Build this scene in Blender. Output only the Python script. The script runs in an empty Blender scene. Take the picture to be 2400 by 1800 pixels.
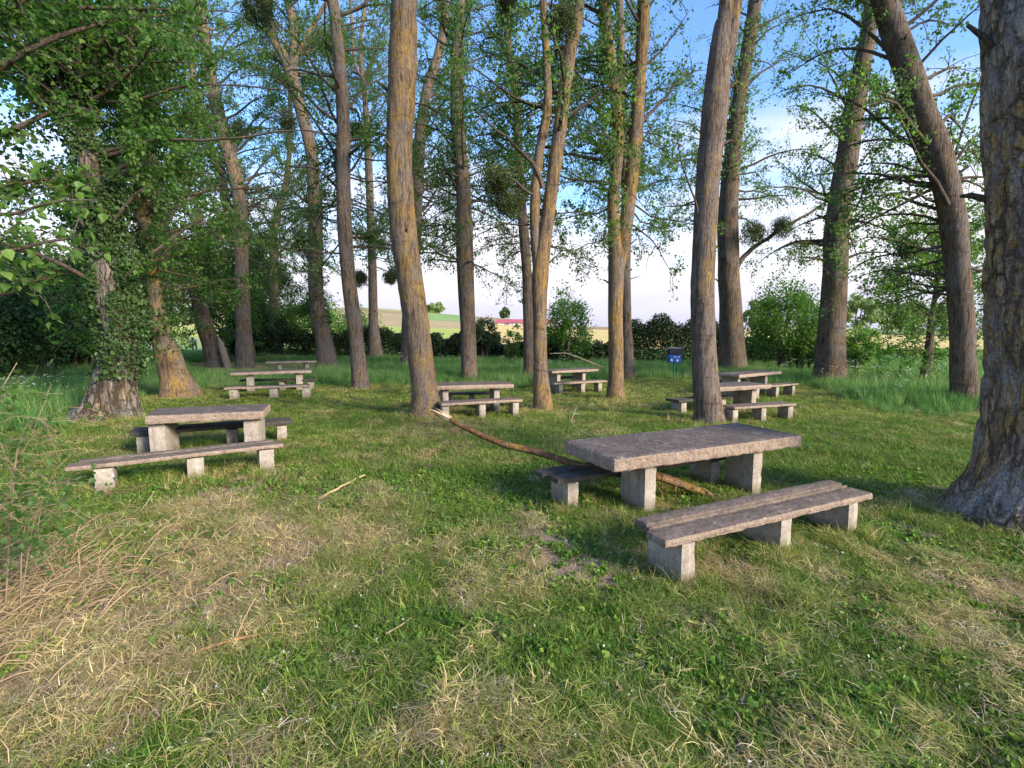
import bpy, math, random
import numpy as np
from mathutils import Vector

rng = np.random.default_rng(7)
random.seed(7)
S = bpy.context.scene
COL = S.collection

# ------------------------------------------------------------------ camera, sky, sun, exposure
CAM_H = 1.9
FPX = 1180.0                      # focal length in pixels of a 2400 px wide picture
PITCH = math.atan(122.0 / FPX)    # looking slightly down
cd = bpy.data.cameras.new("camera"); cam = bpy.data.objects.new("camera", cd); COL.objects.link(cam)
cd.sensor_width = 36.0; cd.lens = 36.0 * FPX / 2400.0
cd.clip_start = 0.05; cd.clip_end = 8000
cam.location = (0, 0, CAM_H); cam.rotation_euler = (math.pi / 2 - PITCH, 0, 0)
S.camera = cam

SUN_EL = math.radians(24); SUN_AZ = math.radians(128)   # clockwise from +Y: behind and to the right of the camera
sd = bpy.data.lights.new("sun", 'SUN'); sd.energy = 3.3; sd.angle = math.radians(16); sd.color = (1.0, 0.86, 0.68)
sun = bpy.data.objects.new("sun", sd); COL.objects.link(sun)
sv = Vector((math.sin(SUN_AZ) * math.cos(SUN_EL), math.cos(SUN_AZ) * math.cos(SUN_EL), math.sin(SUN_EL)))
sun.rotation_euler = sv.to_track_quat('Z', 'Y').to_euler(); sun.location = sv * 40

W = bpy.data.worlds.new("World"); S.world = W; W.use_nodes = True
nt = W.node_tree; nt.nodes.clear()
def N(t, ty, **kw):
    n = t.nodes.new(ty)
    for k, v in kw.items():
        if k.startswith('i_'): n.inputs[int(k[2:])].default_value = v
        else: setattr(n, k, v)
    return n
def L(t, a, b): t.links.new(a, b)
out = N(nt, 'ShaderNodeOutputWorld'); bg = N(nt, 'ShaderNodeBackground'); L(nt, bg.outputs[0], out.inputs[0])
bg.inputs[1].default_value = 0.15
sky = N(nt, 'ShaderNodeTexSky'); sky.sky_type = 'NISHITA'; sky.sun_disc = False
sky.sun_elevation = SUN_EL; sky.sun_rotation = SUN_AZ; sky.air_density = 1.0; sky.dust_density = 0.6; sky.ozone_density = 2.0
skm = N(nt, 'ShaderNodeVectorMath', operation='MULTIPLY'); skm.inputs[1].default_value = (0.74, 0.92, 1.16)
L(nt, sky.outputs[0], skm.inputs[0])
tc = N(nt, 'ShaderNodeTexCoord')
sep = N(nt, 'ShaderNodeSeparateXYZ'); L(nt, tc.outputs['Generated'], sep.inputs[0])
mp = N(nt, 'ShaderNodeMapping'); mp.inputs['Scale'].default_value = (1.0, 1.0, 3.2); L(nt, tc.outputs['Generated'], mp.inputs[0])
cn = N(nt, 'ShaderNodeTexNoise'); cn.inputs['Scale'].default_value = 3.1; cn.inputs['Detail'].default_value = 8; cn.inputs['Roughness'].default_value = 0.55
L(nt, mp.outputs[0], cn.inputs['Vector'])
# cloud cover grows towards the horizon: a bank of pale cloud low down, blue above
ml = N(nt, 'ShaderNodeMapRange'); ml.inputs['From Min'].default_value = 0.02; ml.inputs['From Max'].default_value = 0.42
ml.inputs['To Min'].default_value = 0.52; ml.inputs['To Max'].default_value = -0.16
L(nt, sep.outputs[2], ml.inputs['Value'])
ad = N(nt, 'ShaderNodeMath', operation='ADD'); L(nt, ml.outputs[0], ad.inputs[0]); L(nt, cn.outputs[0], ad.inputs[1])
cr = N(nt, 'ShaderNodeMapRange'); cr.interpolation_type = 'SMOOTHSTEP'
cr.inputs['From Min'].default_value = 0.42; cr.inputs['From Max'].default_value = 0.85
L(nt, ad.outputs[0], cr.inputs['Value'])
# cloud colour: lavender grey low, bright white higher
cn2 = N(nt, 'ShaderNodeTexNoise'); cn2.inputs['Scale'].default_value = 3.0; cn2.inputs['Detail'].default_value = 5
mp2 = N(nt, 'ShaderNodeMapping'); mp2.inputs['Scale'].default_value = (1, 1, 6); L(nt, tc.outputs['Generated'], mp2.inputs[0]); L(nt, mp2.outputs[0], cn2.inputs['Vector'])
lo = N(nt, 'ShaderNodeMapRange'); lo.inputs['From Min'].default_value = 0.0; lo.inputs['From Max'].default_value = 0.12
L(nt, sep.outputs[2], lo.inputs['Value'])
lo2 = N(nt, 'ShaderNodeMath', operation='MULTIPLY_ADD'); L(nt, cn2.outputs[0], lo2.inputs[0]); lo2.inputs[1].default_value = 0.8; lo2.inputs[2].default_value = -0.4
lo3 = N(nt, 'ShaderNodeMath', operation='ADD', use_clamp=True); L(nt, lo.outputs[0], lo3.inputs[0]); L(nt, lo2.outputs[0], lo3.inputs[1])
cc = N(nt, 'ShaderNodeMix', data_type='RGBA'); L(nt, lo3.outputs[0], cc.inputs[0])
cc.inputs[6].default_value = (2.15, 2.12, 2.75, 1); cc.inputs[7].default_value = (3.25, 3.2, 3.45, 1)
mx = N(nt, 'ShaderNodeMix', data_type='RGBA'); L(nt, cr.outputs[0], mx.inputs[0]); L(nt, skm.outputs[0], mx.inputs[6]); L(nt, cc.outputs[2], mx.inputs[7])
L(nt, mx.outputs[2], bg.inputs[0])

S.view_settings.view_transform = 'Standard'; S.view_settings.look = 'None'
S.view_settings.exposure = 1.28; S.view_settings.gamma = 1.0
try: S.view_settings.use_curve_mapping = False
except Exception: pass
S.render.engine = 'CYCLES'
S.cycles.max_bounces = 4; S.cycles.diffuse_bounces = 2; S.cycles.transmission_bounces = 3; S.cycles.glossy_bounces = 2
S.cycles.transparent_max_bounces = 4

# ------------------------------------------------------------------ helpers
def ray(px, py):
    d = np.array([(px - 1200) / FPX, 1.0, -(py - 900) / FPX])
    c, s = math.cos(PITCH), math.sin(PITCH)
    return np.array([d[0], d[1] * c + d[2] * s, -d[1] * s + d[2] * c])
def at(px, py, Y):
    d = ray(px, py); t = Y / d[1]
    return d * t + np.array([0, 0, CAM_H])
def on(px, py, z=0.0):
    d = ray(px, py); t = (z - CAM_H) / d[2]
    return d * t + np.array([0, 0, CAM_H])

def _h(ix, iy, iz, seed):
    n = (ix * 374761393 + iy * 668265263 + iz * 2147483647 + seed * 1274126177) & 0xFFFFFFFF
    n = ((n ^ (n >> 13)) * 1274126177) & 0xFFFFFFFF
    n = (n ^ (n >> 16)) & 0xFFFF
    return n / 65535.0
def vnoise(P, seed=0):
    P = np.asarray(P, float); I = np.floor(P).astype(np.int64); Fr = P - I; Fr = Fr * Fr * (3 - 2 * Fr)
    r = 0
    for dx in (0, 1):
        for dy in (0, 1):
            for dz in (0, 1):
                w = (Fr[:, 0] if dx else 1 - Fr[:, 0]) * (Fr[:, 1] if dy else 1 - Fr[:, 1]) * (Fr[:, 2] if dz else 1 - Fr[:, 2])
                r = r + w * _h(I[:, 0] + dx, I[:, 1] + dy, I[:, 2] + dz, seed)
    return r
def n2(x, y, s, seed=0):
    x = np.atleast_1d(np.asarray(x, float)); y = np.atleast_1d(np.asarray(y, float))
    return vnoise(np.stack([x * s, y * s, np.zeros_like(x) + seed * 3.7], 1), seed)
def sstep(a, b, x):
    t = np.clip((np.asarray(x, float) - a) / (b - a), 0, 1); return t * t * (3 - 2 * t)

SKY_PX = [-3000, 0, 600, 850, 950, 1080, 1200, 1300, 1500, 1700, 1800, 2100, 2400, 6000]
SKY_PY = [740, 735, 730, 727, 733, 742, 750, 763, 767, 769, 771, 773, 774, 774]
def hgt(x, y):
    x = np.atleast_1d(np.asarray(x, float)); y = np.atleast_1d(np.asarray(y, float))
    r = np.hypot(x, y)
    yy = np.maximum(y, 1.0); px = 1200 + FPX * x / yy
    sk = np.interp(px, SKY_PX, SKY_PY)
    far = np.where(y > 0, CAM_H + (778 - sk) / FPX * 700, 4.0)
    dist = np.where(y > 0, y, r)
    h = sstep(55, 700, dist) * far
    h = h + (n2(x, y, 0.9, 3) - 0.5) * 0.07 * (1 - sstep(25, 60, r)) + (n2(x, y, 3.5, 4) - 0.5) * 0.055 * (1 - sstep(10, 20, r))
    h = h + (n2(x, y, 0.006, 8) - 0.5) * 5 * sstep(250, 700, r)
    return h
def h1(x, y): return float(hgt(x, y)[0])

def mesh_from(name, V, F, smooth=False, attrs=None):
    """V (n,3); F: (m,3) or (m,4) int array or list of both"""
    V = np.asarray(V, np.float32)
    me = bpy.data.meshes.new(name)
    Fs = F if isinstance(F, list) and len(F) and isinstance(F[0], np.ndarray) else [F]
    Fs = [np.asarray(f, np.int32) for f in Fs if len(f)]
    me.vertices.add(len(V)); me.vertices.foreach_set('co', V.ravel())
    tot = sum(f.size for f in Fs); nf = sum(len(f) for f in Fs)
    me.loops.add(tot); me.polygons.add(nf)
    me.loops.foreach_set('vertex_index', np.concatenate([f.ravel() for f in Fs]))
    sizes = np.concatenate([np.full(len(f), f.shape[1], np.int32) for f in Fs])
    starts = np.concatenate([[0], np.cumsum(sizes)[:-1]]).astype(np.int32)
    me.polygons.foreach_set('loop_start', starts)
    me.polygons.foreach_set('use_smooth', np.full(nf, smooth))
    if attrs:
        for k, (dom, typ, arr) in attrs.items():
            a = me.attributes.new(k, typ, dom)
            a.data.foreach_set({'FLOAT': 'value', 'INT': 'value', 'FLOAT_VECTOR': 'vector', 'FLOAT_COLOR': 'color'}[typ], np.asarray(arr).ravel())
    me.update(calc_edges=True); me.validate()
    return me
def link(name, me, mat=None, parent=None, kind=None, loc=None):
    o = bpy.data.objects.new(name, me); COL.objects.link(o)
    if mat is not None:
        if isinstance(mat, (list, tuple)):
            for m in mat: me.materials.append(m)
        elif len(me.materials) == 0: me.materials.append(mat)
    if loc is not None: o.location = loc
    if parent is not None: o.parent = parent
    if kind: o['kind'] = kind
    return o
def tag(o, label, cat, group=None, kind=None):
    if kind != 'structure': o['label'] = label; o['category'] = cat
    if group: o['group'] = group
    if kind: o['kind'] = kind
    return o
def empty(name, loc, rz=0):
    o = bpy.data.objects.new(name, None); COL.objects.link(o); o.location = loc; o.rotation_euler.z = rz
    o.empty_display_size = 0.2
    return o

class Acc:
    def __init__(s): s.V = []; s.F = {}; s.n = 0; s.A = {}
    def add(s, V, F, **at):
        V = np.asarray(V, float); F = np.asarray(F, int)
        s.F.setdefault(F.shape[1], []).append(F + s.n); s.V.append(V); s.n += len(V)
        for k, v in at.items(): s.A.setdefault((k, F.shape[1]), []).append(np.broadcast_to(np.asarray(v, float), (len(F),)))
    def mesh(s, name, smooth=False):
        Fs = [np.concatenate(s.F[k]) for k in sorted(s.F)]
        at = {}
        for nm in {k[0] for k in s.A}:
            at[nm] = ('FACE', 'FLOAT', np.concatenate([np.concatenate(s.A[(nm, k)]) for k in sorted(s.F)]).astype(np.float32))
        return mesh_from(name, np.concatenate(s.V), Fs, smooth, at)

def frames(P):
    P = np.asarray(P, float); T = np.gradient(P, axis=0); T /= np.linalg.norm(T, axis=1)[:, None] + 1e-9
    ref = np.array([0.31, 0.95, 0.05]) if abs(T[0] @ np.array([0.31, 0.95, 0.05])) < 0.9 else np.array([1.0, 0, 0])
    U = np.cross(T, ref); U /= np.linalg.norm(U, axis=1)[:, None] + 1e-9
    Wv = np.cross(T, U)
    return T, U, Wv
def tube(P, R, sides=6, cap=True, disp=None):
    P = np.asarray(P, float); R = np.asarray(R, float); n = len(P)
    T, U, Wv = frames(P)
    a = np.linspace(0, 2 * np.pi, sides, endpoint=False)
    D = U[:, None, :] * np.cos(a)[None, :, None] + Wv[:, None, :] * np.sin(a)[None, :, None]
    V = P[:, None, :] + D * R[:, None, None]
    if disp is not None:
        d = disp(V.reshape(-1, 3), np.tile(a, n), np.repeat(R, sides)).reshape(n, sides)
        V = V + D * d[:, :, None]
    V = V.reshape(-1, 3)
    i = np.arange(n - 1)[:, None] * sides; j = np.arange(sides)[None, :]; k = (j + 1) % sides
    F = np.stack([i + j, i + k, i + sides + k, i + sides + j], -1).reshape(-1, 4)
    return V, F
def smooth_path(P, R, step):
    """resample a polyline with radii on a Catmull-Rom curve"""
    P = np.asarray(P, float); R = np.asarray(R, float)
    PP = np.concatenate([[2 * P[0] - P[1]], P, [2 * P[-1] - P[-2]]]); RR = np.concatenate([[R[0]], R, [R[-1]]])
    oP, oR = [], []
    for i in range(len(P) - 1):
        p0, p1, p2, p3 = PP[i:i + 4]; m = max(1, int(np.linalg.norm(p2 - p1) / step))
        for t in np.linspace(0, 1, m, endpoint=False):
            oP.append(0.5 * ((2 * p1) + (-p0 + p2) * t + (2 * p0 - 5 * p1 + 4 * p2 - p3) * t * t + (-p0 + 3 * p1 - 3 * p2 + p3) * t ** 3))
            oR.append(RR[i + 1] * (1 - t) + RR[i + 2] * t)
    oP.append(P[-1]); oR.append(R[-1])
    return np.array(oP), np.array(oR)

def leaf_mesh_arrays(C, size, rs, droop=0.35, aspect=0.8):
    """kite-shaped folded leaves at the points C: (4n verts, 2n tris)"""
    n = len(C); size = np.broadcast_to(size, (n,)) * np.clip(rs.lognormal(-0.03, 0.32, n), 0.4, 2.0)
    d = rs.normal(size=(n, 3)); d[:, 2] -= droop * 2; d /= np.linalg.norm(d, axis=1)[:, None]
    q = rs.normal(size=(n, 3)); s = np.cross(d, q); s /= np.linalg.norm(s, axis=1)[:, None] + 1e-9
    nn = np.cross(s, d)
    h = (size / 2)[:, None]
    b = C - d * h; tip = C + d * h
    l = C - s * h * aspect - d * h * 0.25 + nn * h * 0.28; r = C + s * h * aspect - d * h * 0.25 + nn * h * 0.28
    V = np.stack([b, l, tip, r], 1).reshape(-1, 3)
    o = (np.arange(n) * 4)[:, None]
    F = np.stack([o + [0, 2, 1], o + [0, 3, 2]], 1).reshape(-1, 3)
    return V, F, n

# ------------------------------------------------------------------ materials
def newmat(name):
    m = bpy.data.materials.new(name); m.use_nodes = True
    t = m.node_tree; t.nodes.clear()
    o = N(t, 'ShaderNodeOutputMaterial'); p = N(t, 'ShaderNodeBsdfPrincipled'); L(t, p.outputs[0], o.inputs[0])
    p.inputs['Roughness'].default_value = 0.85; p.inputs['Specular IOR Level'].default_value = 0.25
    return m, t, p, o
def ramp(t, stops, fac=None, interp='LINEAR'):
    r = N(t, 'ShaderNodeValToRGB'); r.color_ramp.interpolation = interp
    e = r.color_ramp.elements
    while len(e) > 1: e.remove(e[0])
    e[0].position = stops[0][0]; e[0].color = (*stops[0][1], 1)
    for p, c in stops[1:]:
        x = e.new(p); x.color = (*c, 1)
    if fac is not None: L(t, fac, r.inputs[0])
    return r
def noise(t, vec, scale, detail=4, rough=0.55, dist=0):
    n = N(t, 'ShaderNodeTexNoise'); n.inputs['Scale'].default_value = scale; n.inputs['Detail'].default_value = detail
    n.inputs['Roughness'].default_value = rough; n.inputs['Distortion'].default_value = dist
    if vec is not None: L(t, vec, n.inputs['Vector'])
    return n
def mixc(t, f, a, b, mode='MIX'):
    m = N(t, 'ShaderNodeMix', data_type='RGBA', blend_type=mode)
    for i, v in ((0, f), (6, a), (7, b)):
        if hasattr(v, 'links'): L(t, v, m.inputs[i])
        elif i == 0: m.inputs[0].default_value = v
        else: m.inputs[i].default_value = (*v, 1)
    return m.outputs[2]
def maprange(t, v, a, b, c=0, d=1):
    m = N(t, 'ShaderNodeMapRange'); L(t, v, m.inputs[0]); m.inputs[1].default_value = a; m.inputs[2].default_value = b
    m.inputs[3].default_value = c; m.inputs[4].default_value = d
    return m.outputs[0]
def bump(t, p, h, strength, dist=0.02):
    b = N(t, 'ShaderNodeBump'); b.inputs['Strength'].default_value = strength; b.inputs['Distance'].default_value = dist
    L(t, h, b.inputs['Height']); L(t, b.outputs[0], p.inputs['Normal'])
def mapping(t, vec, sc):
    m = N(t, 'ShaderNodeMapping'); m.inputs['Scale'].default_value = sc; L(t, vec, m.inputs[0]); return m.outputs[0]

def bark_mat(name, base, dark, lichen, amount, cracks=14, grey=None, plates=0):
    m, t, p, o = newmat(name)
    g = N(t, 'ShaderNodeNewGeometry'); v = mapping(t, g.outputs['Position'], (1, 1, 0.13))
    v2 = mapping(t, g.outputs['Position'], (1, 1, 0.6))
    n1 = noise(t, v, cracks * 1.2, 5, 0.6, 0.8); n1b = noise(t, v, cracks * 4.5, 4, 0.6, 0.5)
    r1 = N(t, 'ShaderNodeMath', operation='MULTIPLY_ADD'); L(t, n1b.outputs[0], r1.inputs[0]); r1.inputs[1].default_value = 0.55; L(t, n1.outputs[0], r1.inputs[2])
    crk = maprange(t, r1.outputs[0], 0.64, 0.86)
    if plates:
        wv = N(t, 'ShaderNodeVectorMath', operation='MULTIPLY_ADD'); L(t, noise(t, g.outputs['Position'], 5, 4, 0.6).outputs['Color'], wv.inputs[0]); wv.inputs[1].default_value = (0.16, 0.16, 0.16); L(t, mapping(t, g.outputs['Position'], (1, 1, 0.27)), wv.inputs[2])
        vo = N(t, 'ShaderNodeTexVoronoi', feature='DISTANCE_TO_EDGE'); vo.inputs['Scale'].default_value = plates; L(t, wv.outputs[0], vo.inputs['Vector'])
        pl_ = maprange(t, vo.outputs['Distance'], 0.02, 0.22); mu = N(t, 'ShaderNodeMath', operation='MULTIPLY'); L(t, pl_, mu.inputs[0]); L(t, maprange(t, crk, 0, 0.6, 0.45, 1), mu.inputs[1]); crk = mu.outputs[0]
    c = mixc(t, crk, dark, base)
    nb = noise(t, v2, 2.3, 5, 0.65)
    c = mixc(t, maprange(t, nb.outputs[0], 0.46, 0.62, 0, 0.7), c, grey or (0.22, 0.195, 0.18))
    nl = noise(t, mapping(t, g.outputs['Position'], (1, 1, 0.6)), 2.6, 10, 0.78)
    lf = maprange(t, nl.outputs[0], 0.62 - amount * 0.22, 0.70 - amount * 0.12)
    mm = N(t, 'ShaderNodeMath', operation='MULTIPLY'); L(t, lf, mm.inputs[0]); L(t, maprange(t, crk, 0.1, 0.8, 0.12, 1), mm.inputs[1])
    mf = N(t, 'ShaderNodeMath', operation='MULTIPLY'); L(t, mm.outputs[0], mf.inputs[0]); mf.inputs[1].default_value = 0.8
    c = mixc(t, mf.outputs[0], c, lichen)
    fine = noise(t, mapping(t, g.outputs['Position'], (1, 1, 0.35)), 55, 5, 0.75)
    c = mixc(t, maprange(t, fine.outputs[0], 0.40, 0.66, 0.0, 0.75), c, dark)
    c = mixc(t, maprange(t, fine.outputs[0], 0.40, 0.28, 0.0, 0.5), c, tuple(x * 1.7 for x in base))
    # dark horizontal scars
    sc = noise(t, mapping(t, g.outputs['Position'], (0.5, 0.5, 3.0)), 2.2, 5, 0.6)
    c = mixc(t, maprange(t, sc.outputs[0], 0.60, 0.68, 0, 0.55), c, dark)
    L(t, c, p.inputs['Base Color']); p.inputs['Roughness'].default_value = 0.95; p.inputs['Specular IOR Level'].default_value = 0.1
    ad = N(t, 'ShaderNodeMath', operation='MULTIPLY_ADD'); L(t, fine.outputs[0], ad.inputs[0]); ad.inputs[1].default_value = 0.35; L(t, crk if plates else r1.outputs[0], ad.inputs[2])
    bump(t, p, ad.outputs[0], 1.0, 0.045)
    return m
M_bark = bark_mat('poplar_bark', (0.26, 0.20, 0.155), (0.06, 0.045, 0.036), (0.42, 0.26, 0.05), 0.52)
M_barko = bark_mat('lichen_covered_bark', (0.27, 0.205, 0.145), (0.07, 0.048, 0.035), (0.46, 0.27, 0.04), 0.82)
M_barkd = bark_mat('dark_poplar_bark', (0.21, 0.16, 0.12), (0.05, 0.037, 0.028), (0.34, 0.21, 0.05), 0.48)
M_barkbig = bark_mat('furrowed_bark', (0.46, 0.375, 0.29), (0.09, 0.066, 0.05), (0.55, 0.33, 0.05), 0.92, 7, (0.48, 0.46, 0.45), 9)
M_stump = bark_mat('gnarled_grey_bark', (0.26, 0.215, 0.17), (0.05, 0.038, 0.028), (0.36, 0.24, 0.07), 0.45, 7, (0.30, 0.28, 0.26), 8)
M_branch = bark_mat('branch_bark', (0.17, 0.13, 0.10), (0.06, 0.045, 0.035), (0.33, 0.24, 0.09), 0.5, 25)

def leaf_mat(name, c1, c2, c3, trans=0.45):
    m, t, p, o = newmat(name)
    a = N(t, 'ShaderNodeAttribute', attribute_name='v')
    g = N(t, 'ShaderNodeNewGeometry'); nb = noise(t, g.outputs['Position'], 0.9, 3)
    s = N(t, 'ShaderNodeMath', operation='MULTIPLY_ADD'); L(t, nb.outputs[0], s.inputs[0]); s.inputs[1].default_value = 0.9; 
    s2 = N(t, 'ShaderNodeMath', operation='MULTIPLY_ADD'); L(t, a.outputs['Fac'], s2.inputs[0]); s2.inputs[1].default_value = 0.7; s2.inputs[2].default_value = -0.3
    L(t, s2.outputs[0], s.inputs[2])
    r = ramp(t, [(0.0, c1), (0.5, c2), (1.0, c3)], s.outputs[0])
    L(t, r.outputs[0], p.inputs['Base Color']); p.inputs['Roughness'].default_value = 0.5; p.inputs['Specular IOR Level'].default_value = 0.35
    tr = N(t, 'ShaderNodeBsdfTranslucent')
    tcol = mixc(t, 1.0, r.outputs[0], (1.4, 1.6, 0.7), 'MULTIPLY'); L(t, tcol, tr.inputs[0])
    ms = N(t, 'ShaderNodeMixShader'); ms.inputs[0].default_value = trans
    L(t, p.outputs[0], ms.inputs[1]); L(t, tr.outputs[0], ms.inputs[2]); L(t, ms.outputs[0], o.inputs[0])
    return m
M_leaf = leaf_mat('poplar_leaves', (0.06, 0.12, 0.035), (0.10, 0.19, 0.05), (0.17, 0.28, 0.07), 0.58)
M_leafd = leaf_mat('dark_leaves', (0.04, 0.095, 0.024), (0.085, 0.18, 0.04), (0.17, 0.29, 0.055), 0.55)
M_leafb = leaf_mat('bright_leaves', (0.07, 0.14, 0.03), (0.13, 0.24, 0.05), (0.22, 0.34, 0.08), 0.5)
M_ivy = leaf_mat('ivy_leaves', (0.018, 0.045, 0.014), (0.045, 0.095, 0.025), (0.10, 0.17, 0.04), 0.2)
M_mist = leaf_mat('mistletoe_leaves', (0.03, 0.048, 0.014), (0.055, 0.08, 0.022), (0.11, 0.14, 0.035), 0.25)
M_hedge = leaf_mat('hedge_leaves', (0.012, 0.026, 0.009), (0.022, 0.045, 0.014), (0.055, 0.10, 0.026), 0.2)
M_far = leaf_mat('distant_tree_leaves', (0.07, 0.12, 0.06), (0.12, 0.18, 0.08), (0.22, 0.28, 0.10), 0.3)
M_farg = leaf_mat('pale_distant_leaves', (0.15, 0.22, 0.10), (0.22, 0.30, 0.12), (0.32, 0.38, 0.14), 0.3)
M_flower = leaf_mat('white_flowers', (0.5, 0.52, 0.42), (0.65, 0.66, 0.58), (0.75, 0.75, 0.7), 0.3)

def grass_mat(name, green, mid, dry, trans=0.35):
    m, t, p, o = newmat(name)
    a = N(t, 'ShaderNodeAttribute', attribute_name='dry', attribute_type='INSTANCER')
    b = N(t, 'ShaderNodeAttribute', attribute_name='v')
    s = N(t, 'ShaderNodeMath', operation='MULTIPLY_ADD'); L(t, b.outputs['Fac'], s.inputs[0]); s.inputs[1].default_value = 0.55
    s0 = N(t, 'ShaderNodeMath', operation='SUBTRACT'); L(t, a.outputs['Fac'], s0.inputs[0]); s0.inputs[1].default_value = 0.27
    L(t, s0.outputs[0], s.inputs[2])
    r = ramp(t, [(0.0, green), (0.45, mid), (0.8, dry), (1.0, tuple(min(1, x * 1.35) for x in dry))], s.outputs[0])
    wn = N(t, 'ShaderNodeTexWhiteNoise', noise_dimensions='1D'); L(t, b.outputs['Fac'], wn.inputs['W'])
    vv = mixc(t, wn.outputs[0], (0.5, 0.5, 0.5), (1.5, 1.5, 1.45)); col = mixc(t, 1.0, r.outputs[0], vv, 'MULTIPLY')
    L(t, col, p.inputs['Base Color']); p.inputs['Roughness'].default_value = 0.55
    tr = N(t, 'ShaderNodeBsdfTranslucent'); L(t, mixc(t, 1.0, col, (1.2, 1.3, 0.7), 'MULTIPLY'), tr.inputs[0])
    ms = N(t, 'ShaderNodeMixShader'); ms.inputs[0].default_value = trans
    L(t, p.outputs[0], ms.inputs[1]); L(t, tr.outputs[0], ms.inputs[2]); L(t, ms.outputs[0], o.inputs[0])
    return m
M_grass = grass_mat('lawn_grass', (0.10, 0.21, 0.028), (0.28, 0.33, 0.065), (0.50, 0.39, 0.20))
M_tall = grass_mat('tall_grass', (0.085, 0.22, 0.05), (0.17, 0.31, 0.09), (0.34, 0.42, 0.19))
M_straw = grass_mat('dry_straw', (0.27, 0.18, 0.11), (0.42, 0.29, 0.185), (0.60, 0.46, 0.34), 0.2)

def ground_mat():
    m, t, p, o = newmat('ground')
    a = N(t, 'ShaderNodeAttribute', attribute_name='zone')
    g = N(t, 'ShaderNodeNewGeometry')
    n1_ = noise(t, g.outputs['Position'], 7, 8, 0.7); n2_ = noise(t, g.outputs['Position'], 60, 5, 0.7); n3_ = noise(t, g.outputs['Position'], 0.05, 6, 0.6)
    c = mixc(t, 1.0, a.outputs['Color'], ramp(t, [(0.3, (0.55, 0.55, 0.55)), (0.7, (1.4, 1.35, 1.25))], n1_.outputs[0]).outputs[0], 'MULTIPLY')
    c = mixc(t, 1.0, c, ramp(t, [(0.3, (0.6, 0.6, 0.6)), (0.7, (1.35, 1.35, 1.35))], n2_.outputs[0]).outputs[0], 'MULTIPLY')
    c = mixc(t, 1.0, c, ramp(t, [(0.3, (0.85, 0.9, 0.85)), (0.7, (1.15, 1.1, 1.1))], n3_.outputs[0]).outputs[0], 'MULTIPLY')
    L(t, c, p.inputs['Base Color']); p.inputs['Roughness'].default_value = 1.0; p.inputs['Specular IOR Level'].default_value = 0.05
    bump(t, p, n2_.outputs[0], 0.6, 0.02)
    return m
M_ground = ground_mat()

def concrete_mat(name, base, dark, stain, amt=0.5, scale=5, bs=0.5, dist=0.006, foot=False):
    m, t, p, o = newmat(name)
    tcn = N(t, 'ShaderNodeNewGeometry'); v = tcn.outputs['Position']
    a = noise(t, v, scale, 8, 0.7, 0.4); b = noise(t, v, 70, 5, 0.75); c_ = noise(t, v, 16, 6, 0.75)
    c = mixc(t, maprange(t, a.outputs[0], 0.5 - amt * 0.2, 0.72 - amt * 0.2), base, stain)
    c = mixc(t, maprange(t, c_.outputs[0], 0.52, 0.66, 0, 0.8), c, dark)
    c = mixc(t, maprange(t, b.outputs[0], 0.56, 0.7, 0, 0.75), c, tuple(x * 0.4 for x in dark))
    c = mixc(t, maprange(t, b.outputs[0], 0.44, 0.3, 0, 0.6), c, tuple(min(1, x * 1.5) for x in base))
    if foot:   # soil splash and damp at the foot, run-off streaks below the slab
        sz = N(t, 'ShaderNodeSeparateXYZ'); L(t, v, sz.inputs[0])
        zz = N(t, 'ShaderNodeMath', operation='MULTIPLY_ADD'); L(t, a.outputs[0], zz.inputs[0]); zz.inputs[1].default_value = -0.22; L(t, sz.outputs[2], zz.inputs[2])
        c = mixc(t, maprange(t, zz.outputs[0], 0.06, -0.08, 0, 0.75), c, (0.15, 0.12, 0.075))
        sk_ = noise(t, mapping(t, v, (1, 1, 0.07)), 16, 5, 0.65); c = mixc(t, maprange(t, sk_.outputs[0], 0.53, 0.68, 0, 0.6), c, dark)
    li = noise(t, v, 26, 3, 0.5); li2 = noise(t, v, 3.3, 3, 0.5)
    lm = N(t, 'ShaderNodeMath', operation='MULTIPLY'); L(t, maprange(t, li.outputs[0], 0.66, 0.70), lm.inputs[0]); L(t, maprange(t, li2.outputs[0], 0.45, 0.6), lm.inputs[1])
    c = mixc(t, lm.outputs[0], c, tuple(min(1, x * 1.9) for x in base))
    ms_ = noise(t, v, 8, 6, 0.7); c = mixc(t, maprange(t, ms_.outputs[0], 0.60, 0.72, 0, 0.55), c, (0.12, 0.125, 0.05))
    L(t, c, p.inputs['Base Color']); p.inputs['Roughness'].default_value = 0.95; p.inputs['Specular IOR Level'].default_value = 0.15
    bump(t, p, c_.outputs[0], bs, dist * 3)
    return m
M_top = concrete_mat('weathered_concrete_slab', (0.26, 0.215, 0.18), (0.07, 0.053, 0.045), (0.135, 0.11, 0.10), 1.0, 5, 1.0, 0.012)
M_edge = concrete_mat('rough_concrete_edge', (0.46, 0.36, 0.275), (0.20, 0.14, 0.10), (0.36, 0.265, 0.20), 0.6, 9, 1.0, 0.02)
M_leg = concrete_mat('pale_concrete_leg', (0.43, 0.38, 0.32), (0.20, 0.165, 0.13), (0.32, 0.28, 0.235), 0.75, 5, 0.5, 0.005, foot=True)
M_seat = concrete_mat('grey_concrete_plank', (0.25, 0.195, 0.155), (0.085, 0.062, 0.048), (0.15, 0.118, 0.095), 0.8, 5, 0.9, 0.01)
M_seatd = concrete_mat('dark_concrete_plank', (0.11, 0.095, 0.08), (0.035, 0.03, 0.025), (0.07, 0.065, 0.055), 0.8, 5, 0.9, 0.01)  # much darker seat colour, used for the rear benches

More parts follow.
